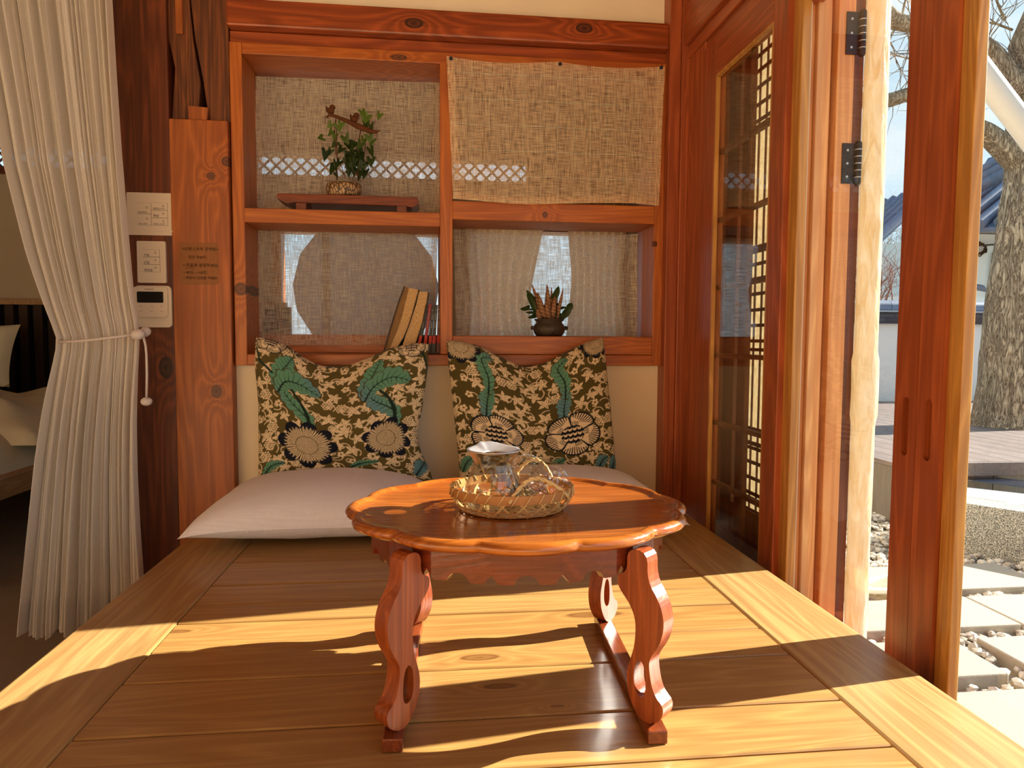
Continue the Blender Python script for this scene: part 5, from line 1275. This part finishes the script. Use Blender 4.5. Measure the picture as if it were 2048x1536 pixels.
def limb(pts, rads, name='branch'):
    # smooth the path
    P_ = [Vector(p) for p in pts]; o = []; r = []
    for i in range(len(P_)-1):
        for k in range(6):
            t_ = k/6; p0 = P_[max(i-1,0)]; p1 = P_[i]; p2 = P_[i+1]; p3 = P_[min(i+2,len(P_)-1)]
            o.append(0.5*((2*p1)+(-p0+p2)*t_+(2*p0-5*p1+4*p2-p3)*t_*t_+(-p0+3*p1-3*p2+p3)*t_**3)); r.append(rads[i]+(rads[i+1]-rads[i])*t_)
    o.append(P_[-1]); r.append(rads[-1]); return MB().tube(o, r, 14).build(name, M_BARK, tr, smooth=True)
limb([(4.52,4.9,1.85),tpx(2010,298),tpx(1975,268),tpx(1945,250),tpx(1890,205),tpx(1830,188),tpx(1780,200),tpx(1745,203),tpx(1690,195)], [0.13,0.09,0.075,0.066,0.056,0.05,0.05,0.06,0.04])
limb([(4.60,4.9,2.3),tpx(2020,165),tpx(1985,115),tpx(1950,85),tpx(1890,50),tpx(1830,50),tpx(1790,42),tpx(1765,28),tpx(1730,10)], [0.14,0.10,0.085,0.075,0.06,0.055,0.06,0.075,0.04])
rn = random.Random(14); tw_b = MB()
def twig(p, d, L, r, lv):
    pts = [Vector(p)]; d = Vector(d).normalized()
    for i in range(5):
        d = (d + Vector((rn.uniform(-.35,.35), rn.uniform(-.25,.25), rn.uniform(-.25,.3)))).normalized(); pts.append(pts[-1] + d*L/5)
        if lv > 0 and rn.random() < 0.75: twig(pts[-1], d + Vector((rn.uniform(-.9,.9), rn.uniform(-.5,.5), rn.uniform(-.7,.7))), L*0.6, r*0.55, lv-1)
    tw_b.tube(pts, [r*(1-0.14*k) for k in range(6)], 4, cap=False)
for px, py, dx, dz in ((1760,30,-.3,.9),(1775,45,-.5,.4),(1800,50,.2,1),(1790,55,-.3,-.7),(1810,50,.3,-.7),(1830,45,.6,.6),(1975,110,-.5,.5),(1960,80,-.2,.8),(1990,120,-.7,-.1),(2000,150,-.6,.2),(1985,270,-.5,.4),(2025,60,-.9,.3),(2010,40,-.8,.6),(1950,235,.3,.7),(1960,200,.4,.8)):
    twig(tpx(px,py), (dx, rn.uniform(-.2,.2), dz), rn.uniform(0.45,0.8), 0.011, 2)
tw_b.build('twigs', M_BARK, tr)

# slanting white pole
wp0, wp1 = P(1925,95,'y',3.4), P(2075,292,'y',3.4); dd = (wp1-wp0)
tag(MB().tube([wp0-dd*1.2, wp0, wp1, wp1+dd*0.6], 0.062, 24).build('slanted_pole', plain('white painted metal', c3(205,202,196), 0.35, 0.5, 0.02), loc=wp0, smooth=True), 'thick white pole slanting across the tree trunk', 'pole')

# white loop-shaped dish on the pavers
wl = thing('plastic_tray', tuple(P(1760,1183,'z',GZ+0.015)), 'white oval open plastic tray lying on the pavers near the door', 'tray')
c = P(1772,1183,'z',GZ+0.015)
m = MB(); pts = []
for k in range(40):
    q = 2*PI*k/40; pts.append((c.x+0.115*math.cos(q), c.y+0.055*math.sin(q)+0.02*math.cos(q), GZ+0.045+0.01*math.cos(q)))
m.tube(pts, 0.010, 8, closed=True); m.lathe([(0.0001,0.0),(0.75,0.002),(0.92,0.012),(1.0,0.028)], (c.x,c.y,GZ+0.015), 40, sx=0.112, sy=0.056)
m.build('tray_body', plain('white plastic', c3(238,232,220), 0.4, 0.5, 0.02), wl, smooth=True)

# garden wall
M_GW = plain('white garden wall', c3(226,226,224), 0.9, 0.1, 0.03, 3, 0.1)
gw = thing('garden_wall', (6.0, 7.2, GZ), 'white garden wall capped with dark bricks and grey tiles', 'wall')
MB().box(2.0, 11.0, 7.10, 7.30, GZ-0.05, 0.70).build('wall_face', M_GW, gw)
t = NT('dark coping brick'); tcn = t.n('ShaderNodeTexCoord'); mpx = t.n('ShaderNodeMapping', {0: tcn.outputs['Object'], 'Rotation': (PI/2,0,0)}).outputs[0]
bk2 = t.n('ShaderNodeTexBrick', {'Vector': mpx, 'Scale': 1.0, 'Color1': (*c3(58,62,72),1), 'Color2': (*c3(74,78,88),1), 'Mortar': (*c3(34,36,42),1), 'Mortar Size': 0.003, 'Brick Width': 0.22, 'Row Height': 0.045}).outputs[0]
M_CB = t.end(t.bsdf(bk2, 0.7, 0.3))
MB().box(1.98, 11.02, 7.06, 7.34, 0.70, 0.825).build('brick_band', M_CB, gw)
MB().box(1.98, 11.02, 7.03, 7.37, 0.826, 0.842).build('tile_ledge', plain('pale ledge', c3(170,178,190), 0.6, 0.3), gw)
M_TG = plain('blue grey roof tile', c3(96,110,132), 0.55, 0.4, 0.12, 12, 0.2)
m = MB()
for k in range(30): 
    x_ = 2.0+k*0.302
    m.tube([(x_,7.2,0.885),(x_+0.15,7.2,0.887),(x_+0.296,7.2,0.885)], [0.075,0.0735,0.0755], 16)
m.build('cap_tiles', M_TG, gw, auto=40)

# houses beyond
def roof_tiles(mb, o, along, slope, n, m_, r=0.07, pitch=0.22):
    along = Vector(along).normalized(); slope = Vector(slope); L = slope.length; sd2 = slope.normalized(); up = along.cross(sd2); up = up if up.z > 0 else -up
    for i in range(n):
        a = Vector(o) + along*(i*pitch)
        mb.tube([a + up*0.02, a + sd2*L*0.5 + up*0.02, a + sd2*L + up*0.02], r, 12)
    e_ = Vector(o) + along*(n*pitch)
    mb.add([Vector(o)-up*0.05, e_-up*0.05, e_+sd2*L-up*0.05, Vector(o)+sd2*L-up*0.05, Vector(o)-up*0.12, e_-up*0.12, e_+sd2*L-up*0.12, Vector(o)+sd2*L-up*0.12],
           [(0,1,2,3),(4,7,6,5),(0,4,5,1),(1,5,6,2),(2,6,7,3),(3,7,4,0)])
M_HW = plain('white house wall', c3(226,228,222), 0.9, 0.1, 0.03, 2)
M_HY = plain('pale yellow house wall', c3(232,226,196), 0.9, 0.1, 0.03, 2)
M_SF = wood('brown eave timber', c3(70,46,30), c3(112,80,56), c3(130,96,70), 'X', 0.5, 0.7)
YH = 10.0
h1 = thing('tiled_house', (9.0, YH, GZ), 'white house with blue grey tiled roof right behind the garden wall', 'building')
q = P(1880,600,'y',YH); zt = P(1960,468,'y',YH).z
MB().box(q.x, q.x+5, YH, YH+3, GZ, zt).build('wall', M_HW, h1)
MB().box(q.x-0.5, q.x+5, YH-0.45, YH+0.2, zt+0.02, zt+0.26).build('eave_beam', M_SF, h1)
e0 = P(1880,452,'y',YH-0.5)
m = MB(); roof_tiles(m, (e0.x-0.2,YH-0.3,e0.z-0.03), (1,-0.9,0.0), (1.5,0.5,0.95), 8, 1, 0.085, 0.25); m.build('roof_tiles', M_TG, h1, auto=40)
rr0 = P(1925,392,'y',YH-0.2); rr1 = P(2030,335,'y',YH-0.9); m = MB()
for k in range(3): m.tube([rr0+Vector((0,0,k*0.11)), rr1+Vector((0,0,k*0.12))], 0.085-0.01*k, 10)
m.build('ridge', M_TG, h1, auto=40)
c = P(1993,330,'y',YH+1.0); MB().lathe([(0.0001,0),(0.26,0.02),(0.24,0.22),(0.16,0.36),(0.0001,0.42)], (c.x, YH+1.0, c.z-0.25), 20, sy=0.4).build('ridge_end_tile', M_TG, h1, smooth=True)
m = MB(); cw = P(1930,440,'y',YH-0.08)
for k in range(40): m.tube([(cw.x+k*0.05,YH-0.45,zt-0.03),(cw.x+k*0.05,YH+0.0,zt+0.03)], 0.022, 6)
m.build('corrugated_awning', plain('grey corrugated sheet', c3(140,146,150), 0.6, 0.4), h1)
wq0, wq1 = P(1988,505,'y',YH-0.01), P(2040,590,'y',YH-0.01)
wf = MB().box(wq0.x, wq1.x, YH-0.05, YH-0.001, wq1.z, wq0.z).build('window', M_HW, h1)
MB().box(wq0.x+0.06, wq1.x-0.06, YH-0.056, YH-0.051, wq1.z+0.06, wq0.z-0.06).build('pane', plain('grey window pane', c3(150,166,176), 0.2, 0.5), wf)
m = MB(); cc = P(1955,498,'y',YH-0.05); rn = random.Random(8)
for k in range(9):
    pts = []; a0 = rn.uniform(0,6); 
    for i in range(14): q_ = a0+i*0.5; pts.append((cc.x+0.14*math.cos(q_)*rn.uniform(.6,1.2), YH-0.06, cc.z+0.10*math.sin(q_)*rn.uniform(.6,1.2)))
    m.tube(pts, 0.010, 4)
m.tube([(cc.x-0.8,YH-0.06,cc.z+0.02),(cc.x,YH-0.06,cc.z+0.05),(cc.x+0.9,YH-0.06,cc.z+0.12)], 0.012, 5); m.tube([(cc.x+0.28,YH-0.03,cc.z-0.05),(cc.x+0.22,YH-0.03,cc.z-0.9)], 0.010, 5)
m.build('wires', M_BLACK, h1)
aw = P(1940,580,'y',YH-0.1); MB().tube([(aw.x-0.25,YH-0.3,aw.z+0.05),(aw.x,YH-0.3,aw.z+0.02),(aw.x+0.10,YH-0.3,aw.z-0.03)],[0.10,0.09,0.03],10,flat=0.5).build('small_hood', M_TG, h1, smooth=True)

YB2 = 14.0
h2 = thing('gable_house', (9, YB2, GZ), 'pale yellow gabled house with dark tiled roof at the left beyond the wall', 'building')
a = P(1757,600,'y',YB2); b_ = P(1840,600,'y',YB2); zt2 = P(1757,498,'y',YB2).z; zt3 = P(1800,478,'y',YB2).z
MB().prism([(a.x,GZ),(a.x+4,GZ),(a.x+4,zt3+0.6),(a.x,zt2)], [], lambda p,q: (p,YB2,q), lambda p,q: (p,YB2+3,q)).build('wall', M_HY, h2)
r0, r1 = P(1722,508,'y',YB2-0.3), P(1812,425,'y',YB2-0.3)
m = MB(); sl = (r1-r0)*1.6; roof_tiles(m, (r0.x, YB2-0.3, r0.z), (0,1,0), (sl.x, 0.0, sl.z), 9, 1, 0.09, 0.3)
m.build('roof_tiles', M_TG, h2, auto=40)
w0_, w1_ = P(1790,542,'y',YB2-0.01), P(1806,592,'y',YB2-0.01); MB().box(w0_.x, w1_.x+0.2, YB2-0.04, YB2-0.001, w1_.z, w0_.z).build('window', plain('grey window', c3(150,160,160), 0.3, 0.4), h2)
lw = thing('lean_wall', (5.6, 8.6, GZ), 'low white wall just beyond the tiled garden wall', 'wall')
zz = P(1750,592,'y',8.6).z
MB().box(5.0, 7.8, 8.6, 8.75, GZ, zz).build('wall_face', M_HW, lw)

# bare shrubs behind
def shrub(c, hgt, wd, n, lab, r=0.012, seed=1, col=None):
    global rn, tw_b
    rn = random.Random(seed); tw_b = MB()
    for k in range(n): twig((c[0]+rn.uniform(-wd,wd)*0.5, c[1]+rn.uniform(-.4,.4), c[2]), (rn.uniform(-.5,.5), rn.uniform(-.2,.2), 1), hgt*rn.uniform(.6,1), r, 2)
    o = tw_b.build('bare_shrub', col or M_BARK, loc=c); tag(o, lab, 'shrub')
q = P(1765,520,'y',17); shrub((q.x*22/17, 22, q.z-0.6), 2.6, 3.4, 26, 'leafless grey shrub rising behind the dark roof', 0.018, 3)
q = P(1738,600,'y',8.0); shrub((q.x, 8.0, q.z-0.05), 0.55, 0.5, 22, 'reddish bare bush just over the garden wall', 0.008, 5, plain('reddish twig', c3(140,92,76), 0.9, 0.1))
